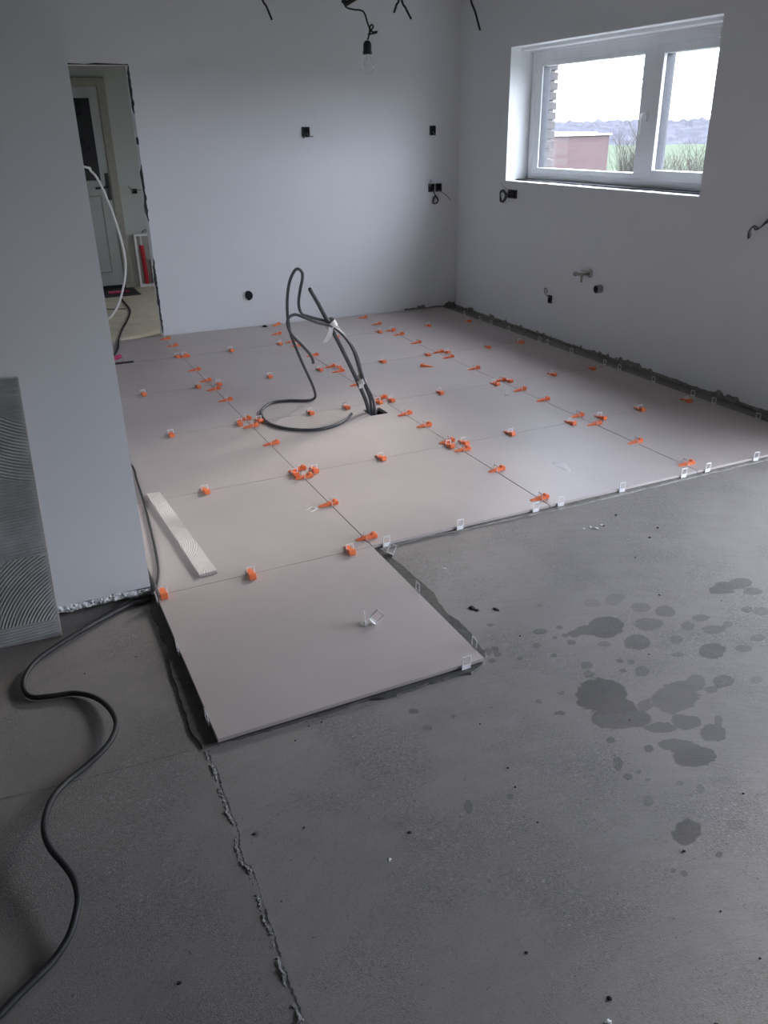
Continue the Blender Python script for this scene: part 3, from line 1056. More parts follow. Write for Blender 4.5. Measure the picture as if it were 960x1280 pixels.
# far door: casing, leaf, dark glazing, handle
D = struct(empty('door_1', (-0.2, YH, 0)), 'grey-white panelled hall door with dark glazing and black handle', 'door')
fx0, fx1, fz = -0.80, 0.225, 2.11
mb = MB()
mb.bbox((fx1 - 0.085, YH - 0.035, -0.01), (fx1, YH + 0.001, fz), 0.004)
mb.bbox((fx0, YH - 0.035, -0.01), (fx0 + 0.085, YH + 0.001, fz), 0.004)
mb.bbox((fx0 + .08, YH - 0.035, fz - 0.085), (fx1 - .08, YH + 0.001, fz), 0.004)
part(mb, 'casing', 'door_frame', D)
lx0, lx1, lz = fx0 + 0.085, fx1 - 0.085, fz - 0.085
leaf = part(MB().bbox((lx0, YH - 0.022, 0.03), (lx1, YH + 0.001, lz), 0.002), 'leaf', 'door_paint', D)
gx1 = 0.045
part(MB().bbox((gx1 - 0.62, YH - 0.0255, 1.13), (gx1, YH - 0.02, 1.92), 0.001, seg=1), 'glazing', 'door_glass', leaf)
for (za, zb) in ((0.17, 0.98),):
    mb = MB()
    for (a, b, c, d) in ((lx0 + .09, lx1 - .11, za, za + .012), (lx0 + .09, lx1 - .11, zb - .012, zb), (lx0 + .09, lx0 + .102, za, zb), (lx1 - .122, lx1 - .11, za, zb)):
        mb.bbox((a, YH - 0.0275, c), (b, YH - 0.021, d), 0.002, seg=1)
    part(mb, 'moulding', 'door_frame', leaf)
hp = part(MB().bbox((0.092, YH - 0.034, 0.93), (0.130, YH - 0.021, 1.20), 0.005), 'handle_plate', 'black_plastic', leaf)
part(MB().tube([(0.11, YH - 0.03, 1.06), (0.11, YH - 0.075, 1.06), (0.09, YH - 0.082, 1.06), (-0.03, YH - 0.08, 1.055)], 0.011, 8), 'lever', 'black_plastic', hp, smooth=True)
part(MB().box((lx0, YH - 0.02, -0.01), (lx1, YH + 0.001, 0.032)), 'threshold', 'hole_black', D)

# pipe cabinet beside the far door
mf = thing('pipe_cabinet', 'white open wall cabinet with red and blue pipes beside the hall door', 'cabinet', loc=(0.415, YH, 0))
x0, x1, zz0, zz1 = 0.300, 0.535, -0.012, 0.565
mb = MB()
mb.bbox((x0, YH - 0.055, zz0), (x0 + 0.024, YH, zz1), 0.003)
mb.bbox((x1 - 0.024, YH - 0.055, zz0), (x1, YH, zz1), 0.003)
mb.bbox((x0 + .02, YH - 0.055, zz0), (x1 - .02, YH, zz0 + 0.03), 0.003)
mb.bbox((x0 + .02, YH - 0.055, zz1 - 0.026), (x1 - .02, YH, zz1), 0.003)
part(mb, 'frame', 'clip_white', mf)
part(MB().box((x0 + .01, YH - 0.006, zz0), (x1 - .01, YH - 0.0005, zz1 - .01)), 'back_panel', 'pipe_grey', mf)
part(MB().tube([(x0 + .085, YH - 0.03, zz0 + .03), (x0 + .082, YH - 0.031, .25), (x0 + .075, YH - 0.03, .44)], 0.024, 12), 'red_pipe', 'red', mf, smooth=True)
part(MB().tube([(x0 + .075, YH - 0.03, .43), (x0 + .075, YH - 0.03, .55)], 0.010, 8, smooth=1), 'pipe_end', 'clip_white', mf, smooth=True)
part(MB().tube([(x0 + .17, YH - 0.03, zz0 + .03), (x0 + .172, YH - 0.031, .15), (x0 + .168, YH - 0.03, .28)], 0.02, 12), 'blue_pipe', 'blue', mf, smooth=True)
part(MB().tube([(x0 + .10, YH - 0.02, zz1), (x0 + .12, YH - 0.03, zz1 + .03), (x0 + .18, YH - 0.03, zz1 + .035), (x0 + .2, YH - .02, zz1)], 0.006, 6), 'hose', 'wire_grey', mf, smooth=True)

# doormat and a red brush on it
mp_ = [onz(x, y, -0.012) for x, y in [(125, 353), (158, 353), (172, 366), (130, 368)]]
mt = thing('doormat', 'thin dark doormat on the hall floor before the panelled door', 'mat', loc=(float(np.mean([p[0] for p in mp_])), float(np.mean([p[1] for p in mp_])), -0.012))
cxm_, cym_ = mt.location.x, mt.location.y
part(MB().bbox((-0.50, 6.58, -0.012), (0.21, 7.04, -0.004), 0.003), 'pile', 'mat_fabric', mt)
mb = MB()
for (a, b, c, d) in ((-0.51, 0.22, 6.57, 6.59), (-0.51, 0.22, 7.03, 7.05), (-0.51, -0.49, 6.59, 7.03), (0.20, 0.22, 6.59, 7.03)):
    mb.bbox((a, c, -0.012), (b, d, -0.002), 0.003, seg=1)
part(mb, 'border', 'black_plastic', mt)
rb = thing('hand_brush', 'small red hand brush lying on the dark doormat', 'brush', loc=(-0.03, 6.75, -0.004))
part(MB().bbox((-0.10, 6.72, -0.004), (0.02, 6.77, 0.022), 0.008), 'brush_body', 'magenta', rb)
part(MB().tube([(0.01, 6.745, 0.012), (0.06, 6.74, 0.014), (0.12, 6.72, 0.012)], [0.011, 0.009, 0.010], 8), 'brush_handle', 'magenta', rb, smooth=True)


# ------------------------------------------------------------------ electrical boxes, pipes and wires on the walls
def frame_of(origin, normal):
    n = Vector(normal).normalized()
    z = Vector((0, 0, 1))
    x = z.cross(n).normalized()           # along the wall
    return lambda u, v, w: tuple(Vector(origin) + x * u + z * v + n * w)


def socket_box(p, normal, label, w=0.072, h=0.072, wires=(), gangs=1, gap=0.012, name='socket_box', group=None):
    f = frame_of(p, normal)
    t = thing(name, label, 'socket box', group, loc=tuple(map(float, p)))
    for g in range(gangs):
        c = (g - (gangs - 1) / 2) * (w + gap)
        mb = MB()
        for (a, b, c0, d) in ((-w / 2, w / 2, -h / 2, -h / 2 + .008), (-w / 2, w / 2, h / 2 - .008, h / 2), (-w / 2, -w / 2 + .008, -h / 2 + .008, h / 2 - .008), (w / 2 - .008, w / 2, -h / 2 + .008, h / 2 - .008)):
            mb.bbox((a + c, c0, -0.002), (b + c, d, 0.012), 0.002, seg=1, fn=f)
        part(mb, 'rim', 'box_grey', t)
        part(MB().box((c - w / 2 + .004, -h / 2 + .004, -0.002), (c + w / 2 - .004, h / 2 - .004, 0.0025), fn=f), 'recess_shade', 'hole_black', t)  # near-black plate paints the shade inside a recessed box
    for pts, r, m in wires:
        part(MB().tube([f(*q) for q in pts], r, 6), 'wire', m, t, smooth=True)
    return t


def coil(cu, cv, r, turns, rise=0.02, seed=0, flat=0.8, n=12):
    out = []
    for k in range(int(turns * n) + 1):
        a = 2 * PI * k / n + seed
        rr = r * (1 + 0.12 * math.sin(3.1 * a + seed))
        out.append((cu + rr * math.cos(a) * flat, cv + rr * math.sin(a), 0.018 + rise * (0.5 + 0.5 * math.sin(a * 0.7 + seed))))
    return out


def pb(px, py):                           # pixel on the back wall
    p = ony(px, py, 4.3)
    for _ in range(6):
        p = ony(px, py, yb(p[0]))
    return p


NB_ = (-0.036, -1, 0)
socket_box(pb(382, 165), NB_, 'single dark socket box with a stub of wire high on the back wall', 0.068, 0.078,
           [([(0.01, -.01, .005), (0.02, -.03, .03), (.045, -.036, .035), (.062, -.03, .02)], .004, 'wire_grey'), ([(-.01, -.01, .005), (-.015, -.03, .03), (-.03, -.048, .02)], .004, 'wire_grey')])
socket_box(pb(540.5, 163), NB_, 'single dark socket box without loose wire above the double box', 0.058, 0.078,
           [([(0.005, -.01, .003), (.012, -.028, .016), (.02, -.03, .018)], .004, 'wire_grey')])
socket_box(pb(543.5, 234.5), NB_, 'double dark socket box with a coiled wire in the corner of back wall', 0.060, 0.070, gangs=2, wires=
           [([(-.02, -.02, .005), (-.015, -.05, .025)] + coil(-.005, -.105, .032, 2.2, seed=1.6), .0055, 'conduit'),
            ([(.03, -.02, .005), (.06, -.04, .03), (.10, -.07, .045), (.15, -.115, .03)], .0035, 'wire_grey'),
            ([(-.05, .01, .005), (-.065, .04, .03), (-.06, .07, .035), (-.045, .06, .03), (-.05, .03, .02)], .0035, 'pipe_grey')])


def pr(px, py):
    return onx(px, py, XR)


NR = (-1, 0, 0)
socket_box(pr(641, 242.5), NR, 'double dark socket box with a ring of wire just under the window corner', 0.058, 0.068, gangs=2, wires=
           [([(-.03, .0, .005), (-.06, .0, .03)] + coil(-.105, -.02, .045, 2.4, seed=0.4), .006, 'conduit'),
            ([(-.04, .02, .005), (-.10, .06, .03), (-.15, .085, .025)], .003, 'pipe_grey')])
socket_box(pr(688, 374), NR, 'small dark socket box with a short wire loop low on the window wall', 0.046, 0.062,
           [([(-.005, .01, .005), (-.03, .04, .03), (-.045, .075, .035), (-.03, .085, .03), (-.02, .05, .02)], .004, 'wire_grey')])
p = onx(953, 284, XR)
tw = thing('wire_coil', 'twisted bundle of grey wires sticking out of the bare window wall', 'wire', loc=tuple(map(float, p)))
f = frame_of(p, NR)
for sd in (0.0, 1.1, 2.0):
    part(MB().tube([f(.10 + .01 * sd, .05, -.001), f(.06, .035 + .01 * sd, .03), f(.02, .0, .045)] + [f(-.02 + .012 * math.cos(a + sd) - a * .006, -.012 + .022 * math.sin(a + sd) - a * .006, .045) for a in np.linspace(0, 6, 9)], .0045, 6),
         'wire', 'conduit' if sd < 2 else 'pipe_grey', tw, smooth=True)

# angle valve and drain
p = pr(735, 342)
v = thing('angle_valve', 'dull metal twin water valve with a side outlet on the window wall', 'valve', loc=tuple(map(float, p)))
f = frame_of(p, NR)
ax = np.array(f(0, 0, 1)) - np.array(f(0, 0, 0))
part(MB().lathe([(0.032, -0.001), (0.032, 0.004), (0.022, 0.009), (0.012, 0.01)], f(.022, .004, 0), tuple(ax), 20), 'wall_plate', 'chrome', v, smooth=True)
part(MB().tube([f(.022, .004, 0.004), f(.022, .004, .055), f(.005, .002, .068), f(-.055, -.004, .07)], 0.0115, 10), 'pipe', 'chrome', v, smooth=True)
part(MB().lathe([(0.016, 0), (0.018, 0.003), (0.018, 0.02), (0.013, 0.022)], f(-.05, -.004, .07), tuple(np.array(f(-1, 0, 0)) - np.array(f(0, 0, 0))), 8), 'nut', 'chrome', v)
part(MB().tube([f(.008, .0, .062), f(.006, -.03, .062), f(.0, -.058, .058)], [0.011, 0.009, 0.008], 10), 'outlet', 'chrome', v, smooth=True)
part(MB().bbox((-.004, .022, .05), (.05, .032, .066), .003, fn=f), 'lever', 'chrome', v)
p = pr(751, 361)
f = frame_of(p, NR)
ax = np.array(f(0, 0, 1)) - np.array(f(0, 0, 0))
dp = thing('drain_pipe', 'short grey drain pipe stub with black inside below the water valve', 'pipe', loc=tuple(map(float, p)))
part(MB().lathe([(0.029, -0.004), (0.029, 0.030), (0.031, 0.031), (0.031, 0.045), (0.026, 0.046)], f(0, 0, 0), tuple(ax), 22), 'sleeve', 'pipe_grey', dp, smooth=True)
part(MB().lathe([(0.0255, 0.0), (0.0255, 0.0475), (0.021, 0.0478), (0.019, 0.0476)], f(0, 0, 0), tuple(ax), 22), 'bore', 'hole_black', dp, smooth=True)
p = pb(310, 369.5)
f = frame_of(p, NB_)
ax = np.array(f(0, 0, 1)) - np.array(f(0, 0, 0))
dp = thing('vent_pipe', 'round dark pipe opening with pale rim low in the back wall', 'pipe', loc=tuple(map(float, p)))
part(MB().lathe([(0.047, -0.002), (0.047, 0.006), (0.043, 0.007), (0.042, 0.001)], f(0, 0, 0), tuple(ax), 28), 'collar', 'crumb', dp, smooth=True)
part(MB().lathe([(0.0415, 0.0005), (0.0415, 0.003), (0.030, 0.0032)], f(0, 0, 0), tuple(ax), 28), 'bore', 'hole_black', dp, smooth=True)  # flat near-black disc paints the shade inside the pipe
part(MB().add([f(math.cos(a) * .041, math.sin(a) * .041, .0045) for a in np.linspace(PI * .62, PI * 1.42, 14)] + [f(.016 + math.cos(a) * .045, .004 + math.sin(a) * .043, .0045) for a in np.linspace(PI * 1.36, PI * .66, 14)], [tuple(range(28))]), 'lit_crescent', 'pipe_grey', dp)  # flat pale crescent paints the light on the pipe's inner side
pbx = ony(168, 239, YH)
socket_box(pbx, (0, -1, 0), 'dark socket box with two wire ends on the hall wall beside the door', 0.055, 0.05,
           [([(-.01, .0, .005), (-.04, .03, .04), (-.07, .06, .05)], .004, 'wire_grey'), ([(.01, .01, .005), (.05, .012, .04), (.10, .006, .045)], .004, 'wire_grey')])

# ------------------------------------------------------------------ hanging bulb and ceiling wires
D0 = 3.85
lamp = thing('bare_bulb_pendant', 'clear bulb in a black holder hanging on a knotted cable', 'pendant lamp', loc=tuple(map(float, at(458, 60, D0))))
cp = [at(432.5, 7.5, D0), at(441, 11.7, D0), at(451.5, 13, D0), at(456, 17.5, D0), at(459.5, 29, D0), at(462, 36, D0), at(461.5, 43, D0), at(459.5, 50, D0)]
top_ = at(447, -6, D0)
start = [np.array([top_[0] + 0.05, top_[1], CEIL + 0.001]), np.array([top_[0] + 0.05, top_[1], 2.35]), np.array([top_[0] + 0.02, top_[1], 2.15]), top_]
part(MB().tube(start + cp, 0.0032, 8), 'cable', 'cable', lamp, smooth=True)
k0 = at(463, 40, D0)
part(MB().tube([k0 + CR * a + CU * b + CF * c for a, b, c in [(-.008, -.01, 0), (.004, .012, .006), (.012, .022, 0), (.004, .026, -.006), (-.002, .012, -.004), (.01, .002, .004), (.026, .003, .002), (.022, -.006, -.004), (0, -.008, 0), (-.008, -.016, 0)]], 0.0032, 8), 'knot', 'cable', lamp, smooth=True)
part(MB().tube([at(430, 6.5, D0 - .01), at(447, -4, D0 - .01)], 0.009, 8, smooth=1), 'connector', 'black_plastic', lamp, smooth=True)
part(MB().tube([at(428, 4, D0 + .01), at(434, -5, D0 + .01)], 0.008, 8, smooth=1), 'connector', 'black_plastic', lamp, smooth=True)
part(MB().tube([at(434, -5, D0 + .01), np.array([top_[0] - 0.03, top_[1], 2.3]), np.array([top_[0] - 0.02, top_[1], CEIL + .001])], 0.004, 8), 'cable', 'cable', lamp, smooth=True)
hb = at(459, 50, D0)
zt, zb_ = at(459, 50.5, D0)[2], at(458, 68, D0)[2]
H = zt - zb_
part(MB().lathe([(0.004, 0.0), (0.010, -0.002), (0.0155, -0.010), (0.017, -0.02), (0.017, -H + .012), (0.019, -H + .012), (0.019, -H), (0.014, -H)], (hb[0], hb[1], zt), (0, 0, 1), 20), 'lamp_holder', 'black_plastic', lamp, smooth=True)


def bulb_glass():
    m = bpy.data.materials.new('clear_bulb_glass')
    m.use_nodes = True
    nt = m.node_tree
    nt.nodes.clear()
    out = nt.nodes.new('ShaderNodeOutputMaterial')
    mx = nt.nodes.new('ShaderNodeMixShader')
    tr = nt.nodes.new('ShaderNodeBsdfTransparent')
    gl = nt.nodes.new('ShaderNodeBsdfGlossy')
    gl.inputs['Roughness'].default_value = 0.03
    lw = nt.nodes.new('ShaderNodeLayerWeight')
    lw.inputs[0].default_value = 0.5
    pw = nt.nodes.new('ShaderNodeMath')
    pw.operation = 'POWER'
    pw.inputs[1].default_value = 3.0
    nt.links.new(lw.outputs['Facing'], pw.inputs[0])
    nt.links.new(pw.outputs[0], mx.inputs[0])
    nt.links.new(tr.outputs[0], mx.inputs[1])
    nt.links.new(gl.outputs[0], mx.inputs[2])
    nt.links.new(mx.outputs[0], out.inputs[0])
    return m


M['bulb'] = bulb_glass()
part(MB().lathe([(0.012, 0.0), (0.013, -0.010), (0.017, -0.022), (0.0235, -0.036), (0.0255, -0.048), (0.023, -0.060), (0.015, -0.070), (0.004, -0.0735)], (hb[0], hb[1], zb_ + .002), (0, 0, 1), 24), 'bulb', 'bulb', lamp, smooth=True)
part(MB().lathe([(0.0055, 0.0), (0.004, -0.012), (0.0025, -0.03)], (hb[0], hb[1], zb_), (0, 0, 1), 8), 'filament_stem', 'clip_white', lamp, smooth=True)

wires = [([(326, -8), (333, 8), (340, 25)], 'single black wire end hanging from the ceiling on the doorway side of the bulb', 4.3),
         ([(499, -6), (496, 5), (492.5, 16)], 'short black wire end of a pair hanging beside the bulb', 4.3),
         ([(501, -6), (507, 10), (514, 24)], 'longer black wire end of a pair hanging beside the bulb', 4.3),
         ([(587, -8), (594, 15), (600, 38)], 'single black wire end hanging from the ceiling on the window side of the bulb', 4.3)]
for pts, lab, d in wires:
    q = [at(x, y, d) for x, y in pts]
    up = q[0]
    dxy = q[0][:2] - q[1][:2]
    pth = [np.array([up[0] + dxy[0] * 2.5, up[1] + dxy[1] * 2.5, CEIL + 0.001]), np.array([up[0] + dxy[0] * 1.5, up[1] + dxy[1] * 1.5, (CEIL + up[2]) / 2])] + q
    w = MB().tube(pth, 0.0048, 8).build('ceiling_wire', 'cable', smooth=True)
    tag(w, lab, 'wire', 'wire ends hanging from the ceiling')

# ------------------------------------------------------------------ cable bundle rising from the floor
z5 = lambda x, y: (280 + x / 3, 300 + y / 3)
YC = 1.640


def cpath(pts):
    """(zoom x, zoom y, depth y) on upright parts or (zoom x, zoom y, 'f') lying on the tiles"""
    out = []
    for x, y, d in pts:
        X, Y = z5(x, y)
        out.append(onz(X, Y, 0.0085) if d == 'f' else ony(X, Y, d))
    return out


bundle = 'cables rising from the cut-out in the floor tile'
a = cpath([(545, 640, YC), (538, 622, YC), (505, 540, YC), (465, 455, YC), (420, 365, YC), (385, 298, YC), (350, 232, YC), (322, 184, YC)])
a[0] = np.array([a[1][0] + .012, YC, -0.10])
t = thing('upright_cable', 'thick stiff dark cable rising straight from the floor cut-out to a cut end', 'cable', bundle, loc=tuple(map(float, (a[1][0], YC, 0))))
part(MB().tube(a, 0.0125, 12), 'sheath', 'conduit', t, smooth=True)
d_ = (a[-1] - a[-2]) / np.linalg.norm(a[-1] - a[-2])
part(MB().tube([a[-1] - d_ * .004, a[-1] + d_ * .006], 0.0085, 10, smooth=1), 'core', 'hole_black', t)
a = cpath([(560, 640, YC + .026), (548, 600, YC + .026), (522, 530, YC + .026), (508, 465, YC + .026), (490, 415, YC + .026), (462, 370, YC + .026), (425, 330, YC + .026), (385, 305, YC + .026), (335, 292, YC + .026), (292, 275, YC + .026),
           (280, 238, YC + .026), (286, 185, YC + .026), (294, 145, YC + .026), (291, 118, YC + .026), (270, 110, YC + .026), (248, 150, YC + .026), (238, 210, YC + .034), (238, 280, YC + .04), (248, 345, YC + .06), (270, 405, YC + .10), (300, 475, YC + .17),
           (328, 535, YC + .27), (342, 575, YC + .36)])
a += cpath([(338, 594, 'f'), (310, 602, 'f'), (240, 602, 'f'), (180, 610, 'f'), (146, 632, 'f'), (140, 655, 'f'), (165, 685, 'f'), (225, 705, 'f'), (300, 712, 'f'), (360, 709, 'f'), (420, 694, 'f'), (460, 672, 'f')])
e = cpath([(479, 659, 'f')])[0]
a += [e + np.array([0, 0, .012])]
a[0] = np.array([a[1][0] + .012, YC + .026, -0.10])
o = MB().tube(a, 0.0085, 10).build('looped_cable', 'conduit', smooth=True)
tag(o, 'long dark cable from the floor cut-out, looping high and snaking back across the tiles', 'cable', bundle)
a = cpath([(572, 640, YC - .026), (560, 605, YC - .026), (528, 535, YC - .026), (506, 470, YC - .026), (478, 400, YC - .026), (440, 350, YC - .026), (400, 322, YC - .026), (350, 310, YC - .026), (300, 290, YC - .026), (268, 280, YC - .02), (244, 290, YC - .03),
           (238, 315, YC - .03), (252, 352, YC - .03), (290, 392, YC - .02), (320, 425, YC), (333, 450, YC), (335, 463, YC)])
a[0] = np.array([a[1][0] + .012, YC - .026, -0.10])
o = MB().tube(a, 0.0085, 10).build('drooping_cable', 'conduit', smooth=True)
tag(o, 'shorter dark cable from the floor cut-out, curling over to a hanging free end', 'cable', bundle)
a = cpath([(578, 640, YC + .045), (565, 612, YC + .045), (540, 565, YC + .045), (515, 520, YC + .045), (498, 460, YC + .045), (482, 408, YC + .045), (455, 362, YC + .045), (415, 318, YC + .045), (398, 308, YC + .045)])
a[0] = np.array([a[1][0] + .012, YC + .045, -0.10])
o = MB().tube(a, 0.0065, 10).build('grey_wire', 'pipe_grey', smooth=True)
tag(o, 'thin grey wire running up within the dark cable bundle', 'cable', bundle)
# paper ties round the bundle
for (cx, cy, label, tail) in ((400, 315, 'white paper tape tied high on the cable bundle with a hanging tail', True), (512, 527, 'white paper tape tied low on the cable bundle above the cut-out', False)):
    X, Y = z5(cx, cy)
    c = ony(X, Y, YC + .004)
    t = thing('tape_tie', label, 'tape', 'paper ties on the cable bundle', loc=tuple(map(float, c)))
    dirv = np.array([-0.42, 0, 0.9]) if not tail else np.array([-0.5, 0, 0.86])
    dirv /= np.linalg.norm(dirv)
    vs, fs = [], []
    side = np.cross(dirv, [0, 1, 0])
    n = 16
    for h_ in (-0.018, 0.018):
        for k in range(n):
            w = 2 * PI * k / n
            vs.append(c + dirv * (h_ + .003 * math.sin(3 * w)) + side * math.cos(w) * (0.030 if not tail else 0.036) + np.array([0, 1, 0]) * math.sin(w) * 0.048 + np.array([0, .008, 0]))
    fs = [(k, (k + 1) % n, n + (k + 1) % n, n + k) for k in range(n)]
    part(MB().add(vs, fs), 'wrap', 'tape', t)
    if tail:
        b0 = c - dirv * .012 - np.array([0.02, .045, 0])
        q = [b0, b0 + np.array([-.012, -.012, -.03]), b0 + np.array([-.03, -.016, -.055]), b0 + np.array([-.052, -.010, -.075])]
        vs = []
        for k, p_ in enumerate(q):
            vs += [p_ + np.array([-.013, 0, .008 if k < 3 else .002]), p_ + np.array([.013, .004, -.008])]
        part(MB().add(vs, [(0, 1, 3, 2), (2, 3, 5, 4), (4, 5, 7, 6)]), 'tail', 'tape', t)
    else:
        b0 = c + np.array([-.03, -.045, -.005])
        part(MB().add([b0, b0 + np.array([.03, -.002, .0]), b0 + np.array([.028, -.006, -.026]), b0 + np.array([-.004, -.004, -.03])], [(0, 1, 2, 3)]), 'tail', 'tape', t)

# ------------------------------------------------------------------ cables on the floor and in the doorway
zc = lambda x, y, h=0.011: onz(x / 2.372, 740 + y / 2.372, ZC + h)
pth = [zc(452, 10), zc(440, 20), zc(415, 30), zc(380, 40), zc(300, 82, .018), zc(250, 110, .024), zc(180, 152, .022), zc(112, 200, .018), zc(77, 245, .014), zc(70, 283), zc(92, 311), zc(150, 309), zc(220, 300), zc(280, 312, .014), zc(325, 345, .02), zc(345, 388, .026),
       zc(333, 432, .026), zc(300, 475, .018), zc(250, 520), zc(200, 560), zc(160, 605, .016), zc(136, 660, .034), zc(132, 710, .045), zc(150, 760, .045), zc(190, 808, .045), zc(220, 852, .045), zc(232, 905, .042), zc(224, 960, .034), zc(204, 1022, .02),
       zc(160, 1090), zc(110, 1142), zc(50, 1200), zc(-5, 1258), zc(-60, 1310), zc(-110, 1350)]
front = [onz(194, 738, .012), onz(199, 716, .0085), onz(196, 690, .0085), onz(188, 655, .0085), onz(181, 628, .0085), onz(172, 600, .0085), onz(163, 578, .0085)]
hidden = [np.array([-0.86, 1.75, .0085]), np.array([-0.84, 2.4, .0085]), np.array([-0.80, 3.2, .0085])]
corner = [np.array([PX + .012, 0.75, .0086]), np.array([PX + .011, 0.35, .0086]), np.array([PX + .012, 0.12, .0087]), np.array([PX + .0125, 0.05, .006])]
o = MB().tube(corner + pth[1:], 0.0085, 10).build('power_cable', 'cable', smooth=True)
tag(o, 'thick black power cable snaking over the concrete to the foot of the white wall end', 'cable')
pth = [onz(194, 741, .012)] + [onz(186, 743, ZC + .030), onz(178, 746, ZC + .022), onz(160, 752, ZC + .012), onz(128, 771, ZC + .008), onz(105, 784, ZC + .007)]
front = [np.array([max(p[0] - .004, PX + .007), p[1], .0055]) for p in front]
o = MB().tube(hidden[::-1] + front[::-1] + pth[1:], 0.0052, 8).build('thin_cable', 'cable', smooth=True)
tag(o, 'thin black cable running along the white wall over the tiles to the concrete', 'cable')
yy = 4.15
q = [ony(x, y, yy) for x, y in [(108, 209), (113, 213), (121, 222), (130, 240), (140, 264), (149, 291), (155, 315), (157, 332), (156, 350), (151, 372), (146, 385), (140, 394), (134, 399)]]
w0 = [np.array([PX + .001, yy - .1, q[0][2] - .05]), np.array([-0.7, yy - .05, q[0][2] + .04])]
w1 = [np.array([-0.75, yy, 0.12]), np.array([-0.86, yy - .2, 0.0075])]
o = MB().tube(w0 + q + w1, 0.0085, 10).build('white_cable', 'white_cable', smooth=True)
tag(o, 'white cable hanging in a wide bow across the doorway', 'cable')
q = [onz(x, y, 0.0) for x, y in [(150, 371), (156, 378), (162.5, 387), (160.5, 397), (153, 411), (149.5, 420)]]
q = [np.array([p[0], p[1], -.004]) for p in q] + [onz(148, 428, .008), onz(147, 436, .008), onz(141, 446, .008), onz(134, 452, .008)]
o = MB().tube(q, 0.0075, 8).build('hall_cable', 'cable', smooth=True)
tag(o, 'dark cable trailing from the hall floor over the doorway threshold', 'cable')
q = [onz(x, y, -.008) for x, y in [(128, 387), (143, 386.3), (157, 386)]]
o = MB().tube(q, 0.004, 6).build('hall_cable', 'cable', smooth=True)
tag(o, 'thin dark cable lying straight across the hall floor', 'cable')

# magenta-handled tool on the tiles by the doorway
c = onz(152, 453, 0.0)
t = thing('margin_trowel', 'small trowel with magenta handle and dark blade on the tiles by the doorway', 'trowel', loc=tuple(map(float, c)))
part(MB().tube([c + np.array([-.06, .02, .03]), c + np.array([-.02, .03, .035]), c + np.array([.01, .035, .04])], [.013, .016, .013], 10), 'handle', 'magenta', t, smooth=True)
part(MB().tube([c + np.array([.005, .03, .038]), c + np.array([.02, .01, .03]), c + np.array([.012, -.01, .006])], .004, 8), 'shank', 'chrome', t, smooth=True)
part(MB().bbox((c[0] - .06, c[1] - .05, .0006), (c[0] + .085, c[1] + .0, .004), .001, seg=1), 'blade', 'black_plastic', t)


# ------------------------------------------------------------------ combed adhesive pieces
def comb_height(U, V, swipes, pitch):
    """ridges left by a notched trowel: straight pulls overlaid by curved swipes"""
    h = np.cos(2 * PI * (V + 0.015 * np.sin(U * 5)) / pitch)
    for (cu, cv, r0, r1, v0, v1) in swipes:
        du, dv = U - cu, V - cv
        r = np.sqrt(du * du + dv * dv)
        m = (r > r0) & (r < r1)
        h = np.where(m & (V > v0) & (V < v1), np.cos(2 * PI * r / pitch), h)
    return h


# leaning tile, back side out
top = ony(23, 471, PY - .0175)
bot = onz(78, 795, ZC)
L = float(np.linalg.norm(np.array(top) - np.array(bot)))
vdir = (np.array(top) - np.array(bot)) / L
udir = np.array([-1.0, 0.0, 0.0])
udir -= vdir * (udir @ vdir)
udir /= np.linalg.norm(udir)
ndir = np.cross(udir, vdir)
if ndir[1] > 0:
    ndir = -ndir
lt = thing('leaning_tile', 'large tile leaning on the white wall end, back combed with grey adhesive', 'tile', loc=tuple(map(float, bot)))
fl = lambda u, v, w: tuple(np.array(bot) + udir * u + vdir * v + ndir * (w - 0.011))
part(MB().bbox((0, 0.001, 0), (S, L, 0.0105), 0.0012, seg=1, fn=fl), 'slab', 'tile', lt)
nu, nv = 280, 330
U, V = np.meshgrid(np.linspace(0.004, S - 0.004, nu), np.linspace(0.006, L - 0.004, nv), indexing='ij')
sw = [(-0.06, 1.0, 0.24, 0.44, 0.5, 0.80), (0.42, 0.30, 0.10, 0.27, 0.36, 0.54), (-0.15, -0.05, 0.20, 0.46, 0.07, 0.31), (0.5, 0.45, 0.1, 0.33, 0.05, 0.9)]
hh = comb_height(U, V, sw, 0.0105)
env = np.clip(np.minimum(np.minimum(U, S - U), np.minimum(V, L - V)) / 0.012, 0, 1)
thin = np.clip((U - 0.004) / 0.03 + 0.35, 0, 1)
Wd = 0.0112 + (0.0016 * (hh + 1) * thin + rng.normal(0, 0.00018, U.shape)) * env
vs = np.array(bot)[None, None, :] + U[..., None] * udir + V[..., None] * vdir + (Wd[..., None] - 0.011) * ndir
ii = np.arange(nu * nv).reshape(nu, nv)
fq = np.stack([ii[:-1, :-1], ii[1:, :-1], ii[1:, 1:], ii[:-1, 1:]], -1).reshape(-1, 4)
mb = MB()
mb.v = [tuple(p) for p in vs.reshape(-1, 3).tolist()]
mb.f = [tuple(q_) for q_ in fq.tolist()]
mb.mi = [0] * len(mb.f)
part(mb, 'combed_adhesive', 'comb_grey', lt, smooth=False)

# offcut strip lying on the tiles
c4 = [onz(*q_, 0.012) for q_ in [(182.5, 617), (200, 615), (271.5, 713), (249.5, 719)]]
ca, cb_, cc, cd = [np.array(p) for p in c4]
us = thing('tile_offcut', 'narrow pale tile offcut with combed ridges lying on the tiles beside the wall', 'tile offcut', loc=(float(ca[0]), float(ca[1]), 0.0))


def strip_pt(u, v, w):                    # u along, v across
    p = (ca * (1 - u) + cd * u) * (1 - v) + (cb_ * (1 - u) + cc * u) * v
    return (p[0], p[1], w)


